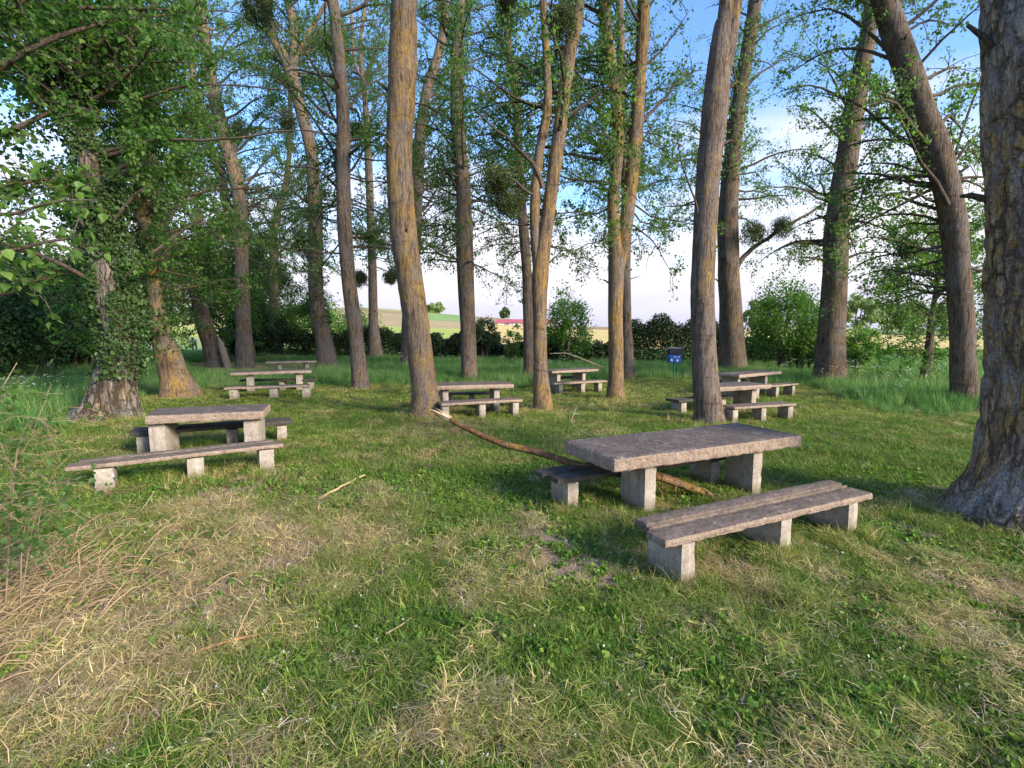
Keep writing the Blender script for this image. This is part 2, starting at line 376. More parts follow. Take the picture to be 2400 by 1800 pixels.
def plain(name, col, rough=0.8, var=0.15, scale=12, metal=0):
    m, t, p, o = newmat(name)
    g = N(t, 'ShaderNodeNewGeometry'); a = noise(t, g.outputs['Position'], scale, 5, 0.6)
    c = mixc(t, a.outputs[0], tuple(x * (1 - var) for x in col), tuple(min(1, x * (1 + var)) for x in col))
    L(t, c, p.inputs['Base Color']); p.inputs['Roughness'].default_value = rough; p.inputs['Metallic'].default_value = metal
    return m

# ------------------------------------------------------------------ ground
MB_PX = [-2000, 0, 120, 190, 230, 440, 530, 700, 800, 960, 1100, 1250, 1340, 1470, 1600, 1740, 1900, 1980, 2080, 2230, 2400, 4000]
MB_PY = [1060, 1015, 1000, 965, 925, 925, 912, 903, 900, 903, 895, 905, 905, 886, 889, 899, 903, 934, 962, 975, 960, 960]
def tallmask(x, y):
    """how far (in metres) a point lies beyond the edge of the mown grass"""
    x = np.asarray(x, float); y = np.asarray(y, float)
    yy = np.maximum(y, 0.5); px = 1200 + FPX * x / yy
    b = np.interp(px, MB_PX, MB_PY); Yb = FPX * CAM_H / (b - 778)
    Yb = Yb + (n2(x, y, 0.8, 21) - 0.5) * 1.6
    return np.where(y > 1, y - Yb, -5)
def clearing(x, y):
    yy = np.maximum(y, 1); px = 1200 + FPX * x / yy
    return (y > 22.5) & (y < 31) & (px > 440) & (px < 745)
DRY = [(450, 1400, 1.0, 1.0), (150, 1500, 0.8, 1.0), (650, 1250, 1.0, 0.8), (150, 1350, 0.6, 1.0), (1050, 1690, 0.35, 0.9), (1330, 1300, 0.40, 1.1), (1260, 1220, 0.35, 0.9), (2250, 1380, 0.7, 0.9),
       (2300, 1600, 0.5, 0.7), (1800, 1390, 0.5, 0.7), (2050, 1760, 0.4, 0.7), (620, 1120, 0.7, 0.8), (900, 1040, 1.2, 0.35), (520, 1180, 0.8, 0.7), (1400, 1760, .2, .6), (1700, 1500, .25, .5), (330, 1650, 0.4, 0.6), (1650, 1330, 0.3, 0.7), (1100, 1000, 1.0, .4)]
GREEN = [(1150, 1200, 0.5, 0.9), (1500, 1530, 0.6, 0.8), (1300, 1650, 0.35, 0.8), (1900, 1480, 0.4, 0.6), (1550, 1120, 1.0, 0.5), (1950, 1060, 2.0, 0.7), (1450, 1350, 0.25, 0.8), (1600, 1400, .25, .6), (750, 1560, 0.25, 0.5), (880, 1720, .2, .5), (1200, 1080, 1.0, 0.5), (1050, 1500, .3, .5)]
DRYW = [(*on(a, b)[:2], r, s) for a, b, r, s in DRY]; GREENW = [(*on(a, b)[:2], r, s) for a, b, r, s in GREEN]
TREEW = [tuple(on(a, b)[:2]) for a, b in ((2430, 1205), (1663, 992), (1442, 936), (1273, 961), (1001, 978), (846, 909), (1944, 898), (424, 930), (262, 985))]
def dryness(x, y):
    x = np.asarray(x, float); y = np.asarray(y, float)
    d = 0.24 + (n2(x, y, 1.1, 31) - 0.5) * 0.55 + (n2(x, y, 3.7, 32) - 0.5) * 0.7 + (n2(x, y, 9, 33) - 0.5) * 0.7
    for bx, by in TREEW: d = d + 0.5 * np.exp(-((x - bx) ** 2 + (y - by) ** 2) / 0.5)
    for bx, by, r, s in DRYW: d = d + 0.42 * s * np.exp(-((x - bx) ** 2 + (y - by) ** 2) / (r * r * 1.3))
    for bx, by, r, s in GREENW: d = d - 0.42 * s * np.exp(-((x - bx) ** 2 + (y - by) ** 2) / (r * r * 1.3))
    return np.clip(d, 0, 1.1)
BAREW = [(*on(a, b)[:2], r) for a, b, r in ((1262, 1205, .30), (1250, 1265, .34), (1395, 1325, .42), (1330, 1345, .22), (1190, 1180, .15), (2130, 1250, .3))]
def bare(x, y):
    b = 0
    for bx, by, r in BAREW: b = b + np.exp(-((x - bx) ** 2 + (y - by) ** 2) / (r * r))
    return np.clip(b + (n2(x, y, 7, 71) - 0.5) * 0.9, 0, 1) * (b > 0.08)

def build_ground():
    rr = np.concatenate([[0.0], np.geomspace(0.4, 50, 230), np.geomspace(51, 4500, 150)])
    aa = np.concatenate([np.radians(np.linspace(-60, 60, 360)), np.radians(np.linspace(60, 300, 62))[1:-1]])
    na = len(aa)
    R_, A_ = np.meshgrid(rr, aa, indexing='ij')
    X = (R_ * np.sin(A_)).ravel(); Y = (R_ * np.cos(A_)).ravel(); Z = hgt(X, Y)
    i = np.arange(len(rr) - 1)[:, None] * na; j = np.arange(na)[None, :]; k = (j + 1) % na
    F = np.stack([i + j, i + na + j, i + na + k, i + k], -1).reshape(-1, 4)[:, ::-1]
    px = 1200 + FPX * X / np.maximum(Y, 1); d = dryness(X, Y)
    C = np.zeros((len(X), 4)); C[:, 3] = 1
    soil = np.array([0.13, 0.09, 0.06]); gr = np.array([0.075, 0.10, 0.03])
    t = np.clip(1.2 - d * 1.3, 0, 1)[:, None]
    near = soil * (1 - t) + gr * t
    bb = bare(X, Y)[:, None]; near = near * (1 - bb) + np.array([0.26, 0.20, 0.155]) * bb
    tm = sstep(0, 1.5, tallmask(X, Y))[:, None]
    near = near * (1 - tm) + np.array([0.04, 0.07, 0.02]) * tm
    cl = clearing(X, Y)[:, None]; near = np.where(cl, np.array([0.26, 0.25, 0.13]), near)
    w = n2(X, Y, 0.02, 5)[:]; Yw = Y * (1 + 0.25 * (n2(px * 0.01, Y * 0.002, 1, 6) - 0.5))
    far = np.tile(np.array([0.64, 0.50, 0.21]), (len(X), 1))
    far = np.where(((Yw > 330) & (Yw < 480))[:, None], np.array([0.34, 0.25, 0.16]), far)
    far = np.where((Yw > 480)[:, None], np.array([0.36, 0.31, 0.16]), far)
    far = np.where(((px > 2000) & (Yw < 47))[:, None], np.array([0.14, 0.22, 0.05]), far)
    far = np.where(((px > 2000) & (Yw > 190))[:, None], np.array([0.24, 0.28, 0.12]), far)
    L_ = (px < 1120)
    far = np.where((L_ & (Yw < 120))[:, None], np.array([0.30, 0.38, 0.14]), far)
    far = np.where((L_ & (Yw > 120) & (Yw < 210))[:, None], np.array([0.40, 0.46, 0.12]), far)
    far = np.where((L_ & (px > 800) & (Yw > 210) & (Yw < 420))[:, None], np.array([0.42, 0.33, 0.19]), far)
    far = np.where((L_ & (px > 990) & (Yw > 330) & (Yw < 560))[:, None], np.array([0.24, 0.36, 0.13]), far)
    far = np.where((L_ & (Yw > 560))[:, None], np.array([0.44, 0.38, 0.16]), far)
    far = np.where(((px > 840) & (px < 960) & (Yw > 620))[:, None], np.array([0.20, 0.27, 0.12]), far)
    b = sstep(43, 49, Y)[:, None]
    C[:, :3] = near * (1 - b) + far * b
    me = mesh_from('ground', np.stack([X, Y, Z], 1), F, True, {'zone': ('POINT', 'FLOAT_COLOR', C.astype(np.float32))})
    o = link('ground', me, M_ground, kind='structure')
build_ground()

# ------------------------------------------------------------------ grass (instanced tufts)
def tuft(name, nb, r, hmin, hmax, wid, lean, rs, mat, segs=3, flat=0.0, curl=0.6):
    A = Acc()
    for _ in range(nb):
        a = rs.uniform(0, 2 * np.pi); rad = r * math.sqrt(rs.uniform()); bx, by = rad * math.cos(a), rad * math.sin(a)
        h = rs.uniform(hmin, hmax); d = rs.uniform(0, 2 * np.pi); ln = lean * rs.uniform(0.2, 1.3)
        th = rs.uniform(0, flat) if flat else 0
        pts = []; x = np.array([bx, by, 0.0]); ang = (math.pi / 2 - ln) * (1 - flat) if not flat else rs.uniform(-0.05, 0.35)
        side = np.array([-math.sin(d), math.cos(d), 0]); sb = rs.normal() * 0.25
        if flat: x[2] = rs.uniform(0.005, 0.05)
        for s in range(segs + 1):
            w = wid * rs.uniform(0.8, 1.2) * (1 - s / segs) ** 0.6
            pts.append((x.copy(), w)); st = h / segs
            x = x + np.array([math.cos(d) * math.cos(ang), math.sin(d) * math.cos(ang), math.sin(ang)]) * st
            ang -= curl * rs.uniform(0.2, 1.0) / segs; d += sb
        V = []
        for q, w in pts[:-1]: V += [q - side * w / 2, q + side * w / 2]
        V.append(pts[-1][0])
        v = rs.uniform()
        n = segs
        if n > 1: A.add(V, [[2 * i, 2 * i + 1, 2 * i + 3, 2 * i + 2] for i in range(n - 1)], v=v)
        A.add([V[-3], V[-2], V[-1]], [[0, 1, 2]], v=v)
    me = A.mesh(name); me.materials.append(mat)
    return bpy.data.objects.new(name, me)

def scatter(name, P, rot, scl, dry, variants, label, cat):
    n = len(P)
    me = mesh_from(name, P, [], attrs={
        'rot': ('POINT', 'FLOAT_VECTOR', rot.astype(np.float32)), 'scl': ('POINT', 'FLOAT', scl.astype(np.float32)),
        'dry': ('POINT', 'FLOAT', dry.astype(np.float32)), 'vi': ('POINT', 'INT', rng.integers(0, len(variants), n).astype(np.int32))}) if False else None
    me = bpy.data.meshes.new(name); me.vertices.add(n); me.vertices.foreach_set('co', np.asarray(P, np.float32).ravel())
    for k, ty, arr, f in (('rot', 'FLOAT_VECTOR', rot, 'vector'), ('scl', 'FLOAT', scl, 'value'), ('dry', 'FLOAT', dry, 'value'), ('vi', 'INT', rng.integers(0, len(variants), n), 'value')):
        a = me.attributes.new(k, ty, 'POINT'); a.data.foreach_set(f, np.asarray(arr).astype(np.int32 if ty == 'INT' else np.float32).ravel())
    o = link(name, me, None)
    g = bpy.data.node_groups.new(name + '_nodes', 'GeometryNodeTree')
    g.interface.new_socket('Geometry', in_out='INPUT', socket_type='NodeSocketGeometry'); g.interface.new_socket('Geometry', in_out='OUTPUT', socket_type='NodeSocketGeometry')
    gi = g.nodes.new('NodeGroupInput'); go = g.nodes.new('NodeGroupOutput')
    iop = g.nodes.new('GeometryNodeInstanceOnPoints'); jn = g.nodes.new('GeometryNodeJoinGeometry')
    for vo in reversed(variants):
        oi = g.nodes.new('GeometryNodeObjectInfo'); oi.inputs['Object'].default_value = vo; oi.inputs['As Instance'].default_value = True
        g.links.new(oi.outputs['Geometry'], jn.inputs[0])
    def na(nm, ty):
        x = g.nodes.new('GeometryNodeInputNamedAttribute'); x.data_type = ty; x.inputs[0].default_value = nm; return x.outputs[0]
    g.links.new(gi.outputs[0], iop.inputs['Points']); g.links.new(jn.outputs[0], iop.inputs['Instance'])
    iop.inputs['Pick Instance'].default_value = True
    g.links.new(na('vi', 'INT'), iop.inputs['Instance Index']); g.links.new(na('rot', 'FLOAT_VECTOR'), iop.inputs['Rotation'])
    g.links.new(na('scl', 'FLOAT'), iop.inputs['Scale']); g.links.new(iop.outputs[0], go.inputs[0])
    md = o.modifiers.new('scatter', 'NODES'); md.node_group = g
    tag(o, label, cat, kind='stuff')
    return o

def sample_region(n, y0, y1, side=1.12):
    """points in the wedge seen by the camera, uniform in area"""
    u = rng.uniform(0, 1, n); Y = np.sqrt(y0 * y0 + u * (y1 * y1 - y0 * y0)); X = rng.uniform(-1, 1, n) * side * (Y + 0.3)
    return X, Y
def rots(n, tilt=0.15): return np.stack([rng.normal(0, tilt, n), rng.normal(0, tilt, n), rng.uniform(0, 6.283, n)], 1)

BLOCK = []   # rectangles under concrete feet and circles under trunks where no grass grows: filled later
def build_grass():
    rs = np.random.default_rng(3)
    tA = [tuft('tuft', 24, 0.06, 0.025, 0.08, 0.0048, 1.25, rs, M_grass, curl=1.2) for _ in range(6)]
    tB = [tuft('tuft', 30, 0.14, 0.04, 0.10, 0.0085, 0.8, rs, M_grass, 2) for _ in range(4)]
    tT = [tuft('tuft', 30, 0.20, 0.28, 0.62, 0.011, 0.35, rs, M_tall, 3, curl=0.9) for _ in range(5)]
    tS = [tuft('straw', 20, 0.13, 0.04, 0.20, 0.0040, 0.5, rs, M_straw, 3, flat=1.0, curl=0.5) for _ in range(6)]
    tL = [tuft('stalk', 7, 0.10, 0.07, 0.16, 0.003, 0.7, rs, M_grass, 3, curl=1.3) for _ in range(4)]
    # near lawn
    X1, Y1 = sample_region(36000, 1.5, 5.2); X2, Y2 = sample_region(36000, 5.2, 12)
    X = np.concatenate([X1, X2]); Y = np.concatenate([Y1, Y2])
    d = dryness(X, Y); tm = tallmask(X, Y)
    keep = (rng.uniform(size=len(X)) < np.clip(1.25 - d * 0.6, 0.35, 1) * (1 - bare(X, Y))) & (tm < 0.3)
    X, Y, d = X[keep], Y[keep], d[keep]
    P = np.stack([X, Y, hgt(X, Y) - 0.004], 1)
    scl = rng.uniform(0.5, 1.02, len(X)) * (0.7 + 0.9 * n2(X, Y, 2.6, 55)) * (1.1 - 0.35 * np.clip(d, 0, 1)) * np.where(Y > 5.2, 1.25, 1)
    scatter('lawn_grass', P, rots(len(X)), scl, np.clip(d * 0.85 + rng.normal(0.04, 0.2, len(X)), 0, 1), tA, 'short green mown grass mixed with yellowing blades', 'grass')
    X, Y = sample_region(5200, 1.5, 9); d = dryness(X, Y); k = tallmask(X, Y) < 0; X, Y, d = X[k], Y[k], d[k]
    scatter('lawn_stalks', np.stack([X, Y, hgt(X, Y)], 1), rots(len(X), 0.3), rng.uniform(0.6, 1.1, len(X)), np.clip(d + rng.normal(0.1, 0.25, len(X)), 0, 1), tL, 'longer bent grass stalks scattered over the mown lawn', 'grass')
    tC = [tuft('cuttings', 26, 0.10, 0.05, 0.16, 0.0046, 0.6, rs, M_grass, 3, flat=1.0, curl=0.6) for _ in range(5)]
    X1, Y1 = sample_region(13000, 1.5, 5.5); X2, Y2 = sample_region(12000, 5.5, 13); X = np.concatenate([X1, X2]); Y = np.concatenate([Y1, Y2]); d = dryness(X, Y)
    k = (rng.uniform(size=len(X)) < 0.25 + 0.75 * (n2(X, Y, 4.5, 57) + 0.5 * n2(X, Y, 11, 58) > 0.78)) & (rng.uniform(size=len(X)) > bare(X, Y) * 1.1) & (rng.uniform(size=len(X)) < 0.35 + d) & (tallmask(X, Y) < 0); X, Y, d = X[k], Y[k], d[k]
    scatter('grass_cuttings', np.stack([X, Y, hgt(X, Y) + 0.015], 1), rots(len(X), 0.22), rng.uniform(0.5, 1.1, len(X)), np.clip(0.22 + 0.75 * d + rng.normal(0, 0.18, len(X)), 0, 1), tC, 'olive and tan clumps of mown cuttings lying in the grass', 'grass')
    # farther lawn
    X, Y = sample_region(42000, 11, 34, 1.1); d = dryness(X, Y); tm = tallmask(X, Y); cl = clearing(X, Y)
    k = ((tm < 0.3) | cl); X, Y, d, cl = X[k], Y[k], d[k], cl[k]
    scatter('distant_lawn_grass', np.stack([X, Y, hgt(X, Y)], 1), rots(len(X)), rng.uniform(0.6, 1.1, len(X)), np.clip(np.where(cl, 0.7, d * 0.9 + 0.05) + rng.normal(0, 0.12, len(X)), 0, 1), tB, 'mown grass around the farther picnic tables', 'grass')
    # uncut tufts and clover
    tw = [q for q in TREEW]; X = np.concatenate([q[0] + rng.normal(0, 0.42, 150) * (1 + (k == 0)) for k, q in enumerate(tw)]); Y = np.concatenate([q[1] + rng.normal(0, 0.42, 150) * (1 + (k == 0)) for k, q in enumerate(tw)])
    fX, fY = [], []
    for (a, b) in ((1595, 1372), (1640, 1368), (1820, 1325), (1855, 1318), (1990, 1270), (2022, 1266), (1330, 1200), (1430, 1215), (1480, 1230), (200, 1150), (260, 1148), (400, 1137), (450, 1132), (610, 1108)):
        c = on(a, b); fX.append(c[0] + rng.normal(0, 0.09, 14)); fY.append(c[1] + rng.normal(0, 0.07, 14))
    X = np.concatenate([X] + fX); Y = np.concatenate([Y] + fY)
    scatter('uncut_grass', np.stack([X, Y, hgt(X, Y)], 1), rots(len(X), 0.25), rng.uniform(0.18, 0.42, len(X)), np.clip(rng.normal(0.45, 0.25, len(X)), 0, 1), tT2 := [tuft('uncut', 16, 0.16, 0.25, 0.6, 0.011, 0.6, rs, M_grass, 3, curl=1.2) for _ in range(4)], 'longer grass left uncut around trunk bases and concrete feet', 'grass')
    tK = []
    for _ in range(4):
        a = rs.uniform(0, 6.28, 16); q = np.stack([np.cos(a) * rs.uniform(0, .06, 16), np.sin(a) * rs.uniform(0, .06, 16), rs.uniform(.012, .04, 16)], 1)
        V, F, m = leaf_mesh_arrays(q, 0.026, rs, 0.0, 0.95); me = mesh_from('clover', V, F, False, {'v': ('FACE', 'FLOAT', np.repeat(rs.uniform(0, .6, m), 2).astype(np.float32))}); me.materials.append(M_grass); tK.append(bpy.data.objects.new('clover', me))
    X, Y = sample_region(9000, 1.5, 7); k = (n2(X, Y, 1.7, 61) > 0.52) & (tallmask(X, Y) < 0); X, Y = X[k], Y[k]
    scatter('clover', np.stack([X, Y, hgt(X, Y)], 1), rots(len(X), 0.2), rng.uniform(0.6, 1.3, len(X)), np.clip(rng.normal(0.12, 0.1, len(X)), 0, 1), tK, 'small round weed leaves among the mown grass', 'weeds')
    # tall grass
    X, Y = sample_region(62000, 6, 47, 1.15); tm = tallmask(X, Y); cl = clearing(X, Y)
    k = (tm > 0.0) & ~cl; X, Y, tm = X[k], Y[k], tm[k]
    sc = rng.uniform(0.6, 1.15, len(X)) * (0.45 + 0.55 * sstep(0, 1.6, tm)) * (0.75 + 0.6 * (n2(X, Y, 0.35, 51) - 0.4))
    scatter('tall_grass', np.stack([X, Y, hgt(X, Y)], 1), rots(len(X), 0.12), sc, np.clip(0.18 + 0.75 * (n2(X, Y, 0.5, 52) - 0.35) + rng.normal(0, 0.16, len(X)), 0, 1), tT, 'long uncut green grass beyond the mown lawn', 'grass')
    # straw litter
    X1, Y1 = sample_region(30000, 1.5, 6.0); X2, Y2 = sample_region(16000, 6.0, 13)
    X = np.concatenate([X1, X2]); Y = np.concatenate([Y1, Y2]); d = dryness(X, Y)
    k = (rng.uniform(size=len(X)) < np.clip(d * 0.85 - 0.34, 0.03, 0.62) * (0.35 + 1.3 * (n2(X, Y, 5, 56) > 0.5)) * (1 - 0.9 * bare(X, Y))) & (tallmask(X, Y) < 0); X, Y, d = X[k], Y[k], d[k]
    scatter('dry_straw', np.stack([X, Y, hgt(X, Y) + 0.002], 1), rots(len(X), 0.10), rng.uniform(0.35, 0.95, len(X)), rng.uniform(0, 1, len(X)), tS, 'dry straw and grass cuttings lying on the lawn', 'straw')
build_grass()

# ------------------------------------------------------------------ trees
def trunk_disp(amp, fr, zf=0.22, deep=False):
    def f(V, a, R):
        if deep:
            wx = (vnoise(V * 3.1, 5) - 0.5) * 0.9
            q = np.stack([V[:, 0] * fr + wx, V[:, 1] * fr + wx, V[:, 2] * fr * zf], 1); n = vnoise(q, 11); n2_ = vnoise(q * 2.1, 13); m = vnoise(V * 1.3, 12)
            k = np.minimum(np.abs(n * 2 - 1) * 2.2, 1) ** 0.6 * 0.7 + np.minimum(np.abs(n2_ * 2 - 1) * 2, 1) ** 0.7 * 0.3
            return (m - 0.5) * 0.05 - amp * (1 - k)
        n = vnoise(np.stack([V[:, 0] * fr, V[:, 1] * fr, V[:, 2] * fr * zf], 1), 11)
        m = vnoise(np.stack([V[:, 0] * 1.8, V[:, 1] * 1.8, V[:, 2] * 0.9], 1), 12)
        rid = 1 - np.abs(n * 2 - 1)
        return R * (m - 0.5) * 0.14 - amp * rid ** 2
    return f
def stem_pts(px, Y, yoff=0.0):
    """trunk described by (x, y, half width) in photo pixels, standing at distance Y"""
    P = []; R = []
    for i, q in enumerate(px):
        Yi = Y + (q[3] if len(q) > 3 else 0)
        P.append(at(q[0], q[1], Yi)); R.append(q[2] * Yi / FPX)
    return P, R

def grow_limb(p0, d0, L_, r0, rs, droop=0.15, wig=0.25, n=7):
    P = [np.array(p0, float)]; d = np.array(d0, float); d /= np.linalg.norm(d)
    for i in range(n):
        d = d + rs.normal(0, wig, 3) * 0.5; d[2] += (0.10 if i < n // 2 else -droop)
        d /= np.linalg.norm(d); P.append(P[-1] + d * L_ / n)
    P = np.array(P); R = r0 * (1 - np.linspace(0, 1, n + 1)) ** 0.8 + 0.004
    return P, R

CROWN_N, CROWN_D = 1.7, 1.85
def make_tree(name, label, cat, stems, Y, mat, seed, crown=None, sides=18, step=0.25, flare=1.16, disp=(0.008, 11), extra_limbs=(), leafmat=M_leaf, group='poplar trees of the picnic grove', base_drop=0.25):
    rs = np.random.default_rng(seed)
    P0, R0 = stem_pts(stems[0], Y)
    base = P0[0].copy(); gz = h1(base[0], base[1])
    root = empty(name, (base[0], base[1], gz)); tag(root, label, cat, group)
    off = np.array([base[0], base[1], gz])
    A = Acc(); paths = []
    for si, st in enumerate(stems):
        P, R = stem_pts(st, Y)
        if si == 0:
            d = np.array(P[0]) - np.array(P[1]); d /= np.linalg.norm(d)
            P[0] = P[0] * [1, 1, 0] + [0, 0, gz + 0.02]
            low = P[0] - np.array([0, 0, base_drop]); mid = P[0] + (P[1] - P[0]) * min(0.3, 0.45 / np.linalg.norm(P[1] - P[0]))
            P = [low, P[0], mid] + P[1:]; R = [R[0] * flare * 1.12, R[0] * flare, R[0] * 1.05] + R[1:]
        # go on above the picture
        d = P[-1] - P[-2]; d /= np.linalg.norm(d); d = d * 0.7 + np.array([0, 0, 0.3]); up = max(2.0, 17 - P[-1][2]) * rs.uniform(0.8, 1.1)
        for k in (0.35, 0.7, 1.0):
            P.append(P[-1] + (d * 0.35 + rs.normal(0, 0.03, 3)) * up); R.append(R[-1] * (0.62 if k < 1 else 0.3))
        Ps, Rs = smooth_path(P, R, step); paths.append((Ps, Rs))
        V, F = tube(Ps, Rs, sides, disp=trunk_disp(*disp)); A.add(V - off, F)
    link('trunk', A.mesh('trunk', True), mat, root)
    Ps, Rs = paths[0]
    for k in range(rs.integers(2, 6)):
        z = rs.uniform(2.2, 9); j = int(np.argmin(np.abs(Ps[:, 2] - z))); a = rs.uniform(0, 2 * np.pi); dd = np.array([math.cos(a), math.sin(a), rs.uniform(0.1, 0.9)]); dd /= np.linalg.norm(dd); Ls = rs.uniform(0.08, 0.55)
        PP_ = np.array([Ps[j] + dd * (Rs[j] * 0.6), Ps[j] + dd * (Rs[j] * 1.05), Ps[j] + dd * (Rs[j] + Ls * 0.6) + [0, 0, .02], Ps[j] + dd * (Rs[j] + Ls)]); q = rs.uniform(0.012, 0.035)
        V, F = tube(PP_, [q * 1.8, q * 1.2, q, q * 0.55], 7); link('broken_stub', mesh_from('broken_stub', V - off, F, True), M_branch, root)
    if crown:
        z0, z1, nl, Ln, dens, lsz = crown[:6]; key_back = leafmat is M_leaf; spread = crown[6] if len(crown) > 6 else None
        tw = Acc(); LC = []
        limbs = []
        nl = int(nl * CROWN_N); dens = dens * CROWN_D; lsz = lsz * (0.84 if key_back else 0.95)
        for i in range(nl):
            Ps, Rs = paths[rs.integers(len(paths))]
            z = z0 + (z1 - z0) * ((i + rs.uniform(0, 1)) / nl)
            j = int(np.argmin(np.abs(Ps[:, 2] - z))); a = rs.uniform(0, 2 * np.pi) if spread is None else spread[0] + rs.normal(0, spread[1])
            if math.sin(a) < 0.1 and rs.uniform() < 0.85 and key_back: a = -a
            el = rs.uniform(0.15, 0.85); Li = Ln * rs.uniform(0.55, 1.15) * (1 - 0.35 * (z - z0) / max(z1 - z0, 1))
            limbs.append((Ps[j], (math.cos(a) * math.cos(el), math.sin(a) * math.cos(el), math.sin(el)), Li, max(0.012, min(Rs[j] * 0.32, 0.013 * Li + 0.012))))
        for i in range(int(nl * 0.5) if Y > 12 else 0):
            Ps, Rs = paths[rs.integers(len(paths))]; z = z0 + rs.uniform(-1.7, 2.2); j = int(np.argmin(np.abs(Ps[:, 2] - z))); a = rs.uniform(0, 2 * np.pi) if spread is None else spread[0] + rs.normal(0, spread[1])
            if math.sin(a) < 0.2 and rs.uniform() < 0.85 and key_back: a = -a
            el = rs.uniform(-0.55, 0.1); limbs.append((Ps[j], (math.cos(a) * math.cos(el), math.sin(a) * math.cos(el), math.sin(el)), Ln * rs.uniform(0.5, 1.0), max(0.010, Rs[j] * 0.13)))
        for q in extra_limbs: limbs.append(q)
        for p, d, Li, r in limbs:
            PB, RB = grow_limb(p, d, Li, r, rs)
            V, F = tube(PB, RB, 6 if r > 0.03 else 4)
            if Li > 1.6 and r > 0.02: link('branch', mesh_from('branch', V - off, F, True), M_branch, root)
            else: tw.add(V - off, F)
            nt_ = max(3, int(Li * 3.2))
            for k in range(nt_):
                t = rs.uniform(0.34, 1.0); x = t * (len(PB) - 1); i0 = min(int(x), len(PB) - 2); pp = PB[i0] + (PB[i0 + 1] - PB[i0]) * (x - i0)
                dd = rs.normal(0, 1, 3) + (PB[i0 + 1] - PB[i0]) / (np.linalg.norm(PB[i0 + 1] - PB[i0])) * 0.7; dd[2] -= 0.15
                TL = rs.uniform(0.45, 1.25) * (0.6 + 0.12 * Li)
                PT, RT = grow_limb(pp, dd, TL, 0.008, rs, 0.25, 0.4, 4); V, F = tube(PT, RT, 3); tw.add(V - off, F)
                m = int(dens * rs.uniform(0.25, 1.0) ** 2 * 3.0 * TL)
                if m:
                    tt = rs.uniform(0.15, 1.0, m) * 4; ii = np.minimum(tt.astype(int), 3); C = PT[ii] + (PT[ii + 1] - PT[ii]) * (tt - ii)[:, None]
                    LC.append(C + rs.normal(0, 0.10, (m, 3)) * (0.5 + lsz * 6))
        link('twigs', tw.mesh('twigs'), M_branch, root, kind='stuff')
        C = np.concatenate(LC); V, F, n = leaf_mesh_arrays(C, lsz, rs)
        v = np.repeat(rs.uniform(0, 1, n), 2).astype(np.float32)
        link('crown', mesh_from('crown', V - off, F, False, {'v': ('FACE', 'FLOAT', v)}), leafmat, root, kind='stuff')
    return root, paths

P2 = math.pi
G = 'poplar trees of the picnic grove'
trees = {}
def T(key, *a, **k): trees[key] = make_tree(*a, **k); return trees[key]

T('big', 'poplar_tree', 'massive furrowed trunk with orange lichen, cut off by the right edge of the picture', 'tree',
  [[(2432, 1225, 165), (2445, 1120, 138), (2452, 1000, 124), (2456, 800, 114), (2456, 500, 110), (2452, 250, 108), (2446, 0, 106), (2436, -300, 98)]], 4.95, M_barkbig, 1,
  crown=(11.5, 15, 8, 2.4, 12, 0.10), sides=260, step=0.025, flare=1.16, disp=(0.05, 11, 0.22, True))
T('lean', 'poplar_tree', 'trunk leaning hard to the left beside the massive right-hand trunk', 'tree',
  [[(2262, 935, 27), (2256, 830, 25), (2256, 770, 25), (2245, 640, 25), (2231, 500, 26), (2197, 360, 28), (2156, 250, 27), (2123, 150, 26), (2091, 60, 25), (2073, 0, 23)]], 13.2, M_barkd, 2,
  crown=(4.5, 14, 30, 3.8, 17, 0.085))
T('right', 'poplar_tree', 'dark straight trunk standing alone right of the rear right tables', 'tree',
  [[(1944, 898, 34), (1950, 770, 29), (1957, 640, 26), (1959, 560, 26), (1969, 470, 24), (1987, 360, 22), (2003, 250, 20), (2025, 130, 17), (2045, 0, 15)]], 18.5, M_barkd, 3,
  crown=(5.4, 18, 22, 3.4, 17, 0.085))
T('frontright', 'poplar_tree', 'tall straight trunk rising directly behind the nearest table, in front of the right tables', 'tree',
  [[(1663, 992, 32), (1652, 860, 29), (1647, 700, 27), (1650, 600, 27), (1658, 430, 27), (1676, 250, 29), (1684, 150, 24), (1694, 60, 18), (1703, 0, 16)],
   [(1678, 240, 22), (1700, 150, 16), (1716, 60, 15), (1726, 0, 14)]], 10.6, M_bark, 4,
  crown=(9.5, 14, 14, 3.2, 16, 0.085), step=0.12, sides=30, disp=(0.012, 14))
T('behindright', 'poplar_tree', 'trunk close behind the tall straight right trunk, holding a branch with mistletoe', 'tree',
  [[(1718, 868, 30), (1714, 770, 26), (1708, 640, 23), (1707, 500, 22), (1720, 330, 18), (1738, 200, 15), (1755, 100, 15), (1770, 0, 14)]], 24.5, M_barkd, 5,
  crown=(9, 20, 24, 4.0, 17, 0.09))
T('fork', 'poplar_tree', 'forked trunk with orange base between the far table and the blue bin', 'tree',
  [[(1442, 936, 20), (1444, 862, 17.5), (1443, 720, 17), (1445, 620, 19), (1440, 540, 15), (1438, 470, 14), (1448, 330, 14), (1441, 220, 13), (1427, 110, 13), (1417, 0, 12)],
   [(1448, 640, 14), (1462, 560, 15), (1474, 470, 16), (1489, 330, 16), (1496, 220, 14), (1505, 110, 14), (1508, 0, 13)]], 14.3, M_barko, 6,
  crown=(6.4, 16, 24, 3.4, 17, 0.085), sides=22, step=0.15)
T('forkback', 'poplar_tree', 'slim trunk half hidden behind the forked orange trunk', 'tree',
  [[(1472, 888, 15), (1468, 760, 13), (1466, 640, 12), (1468, 480, 11), (1460, 300, 10), (1455, 100, 9), (1452, 0, 8)]], 20.5, M_bark, 7,
  crown=(7.4, 18, 26, 3.6, 17, 0.088))
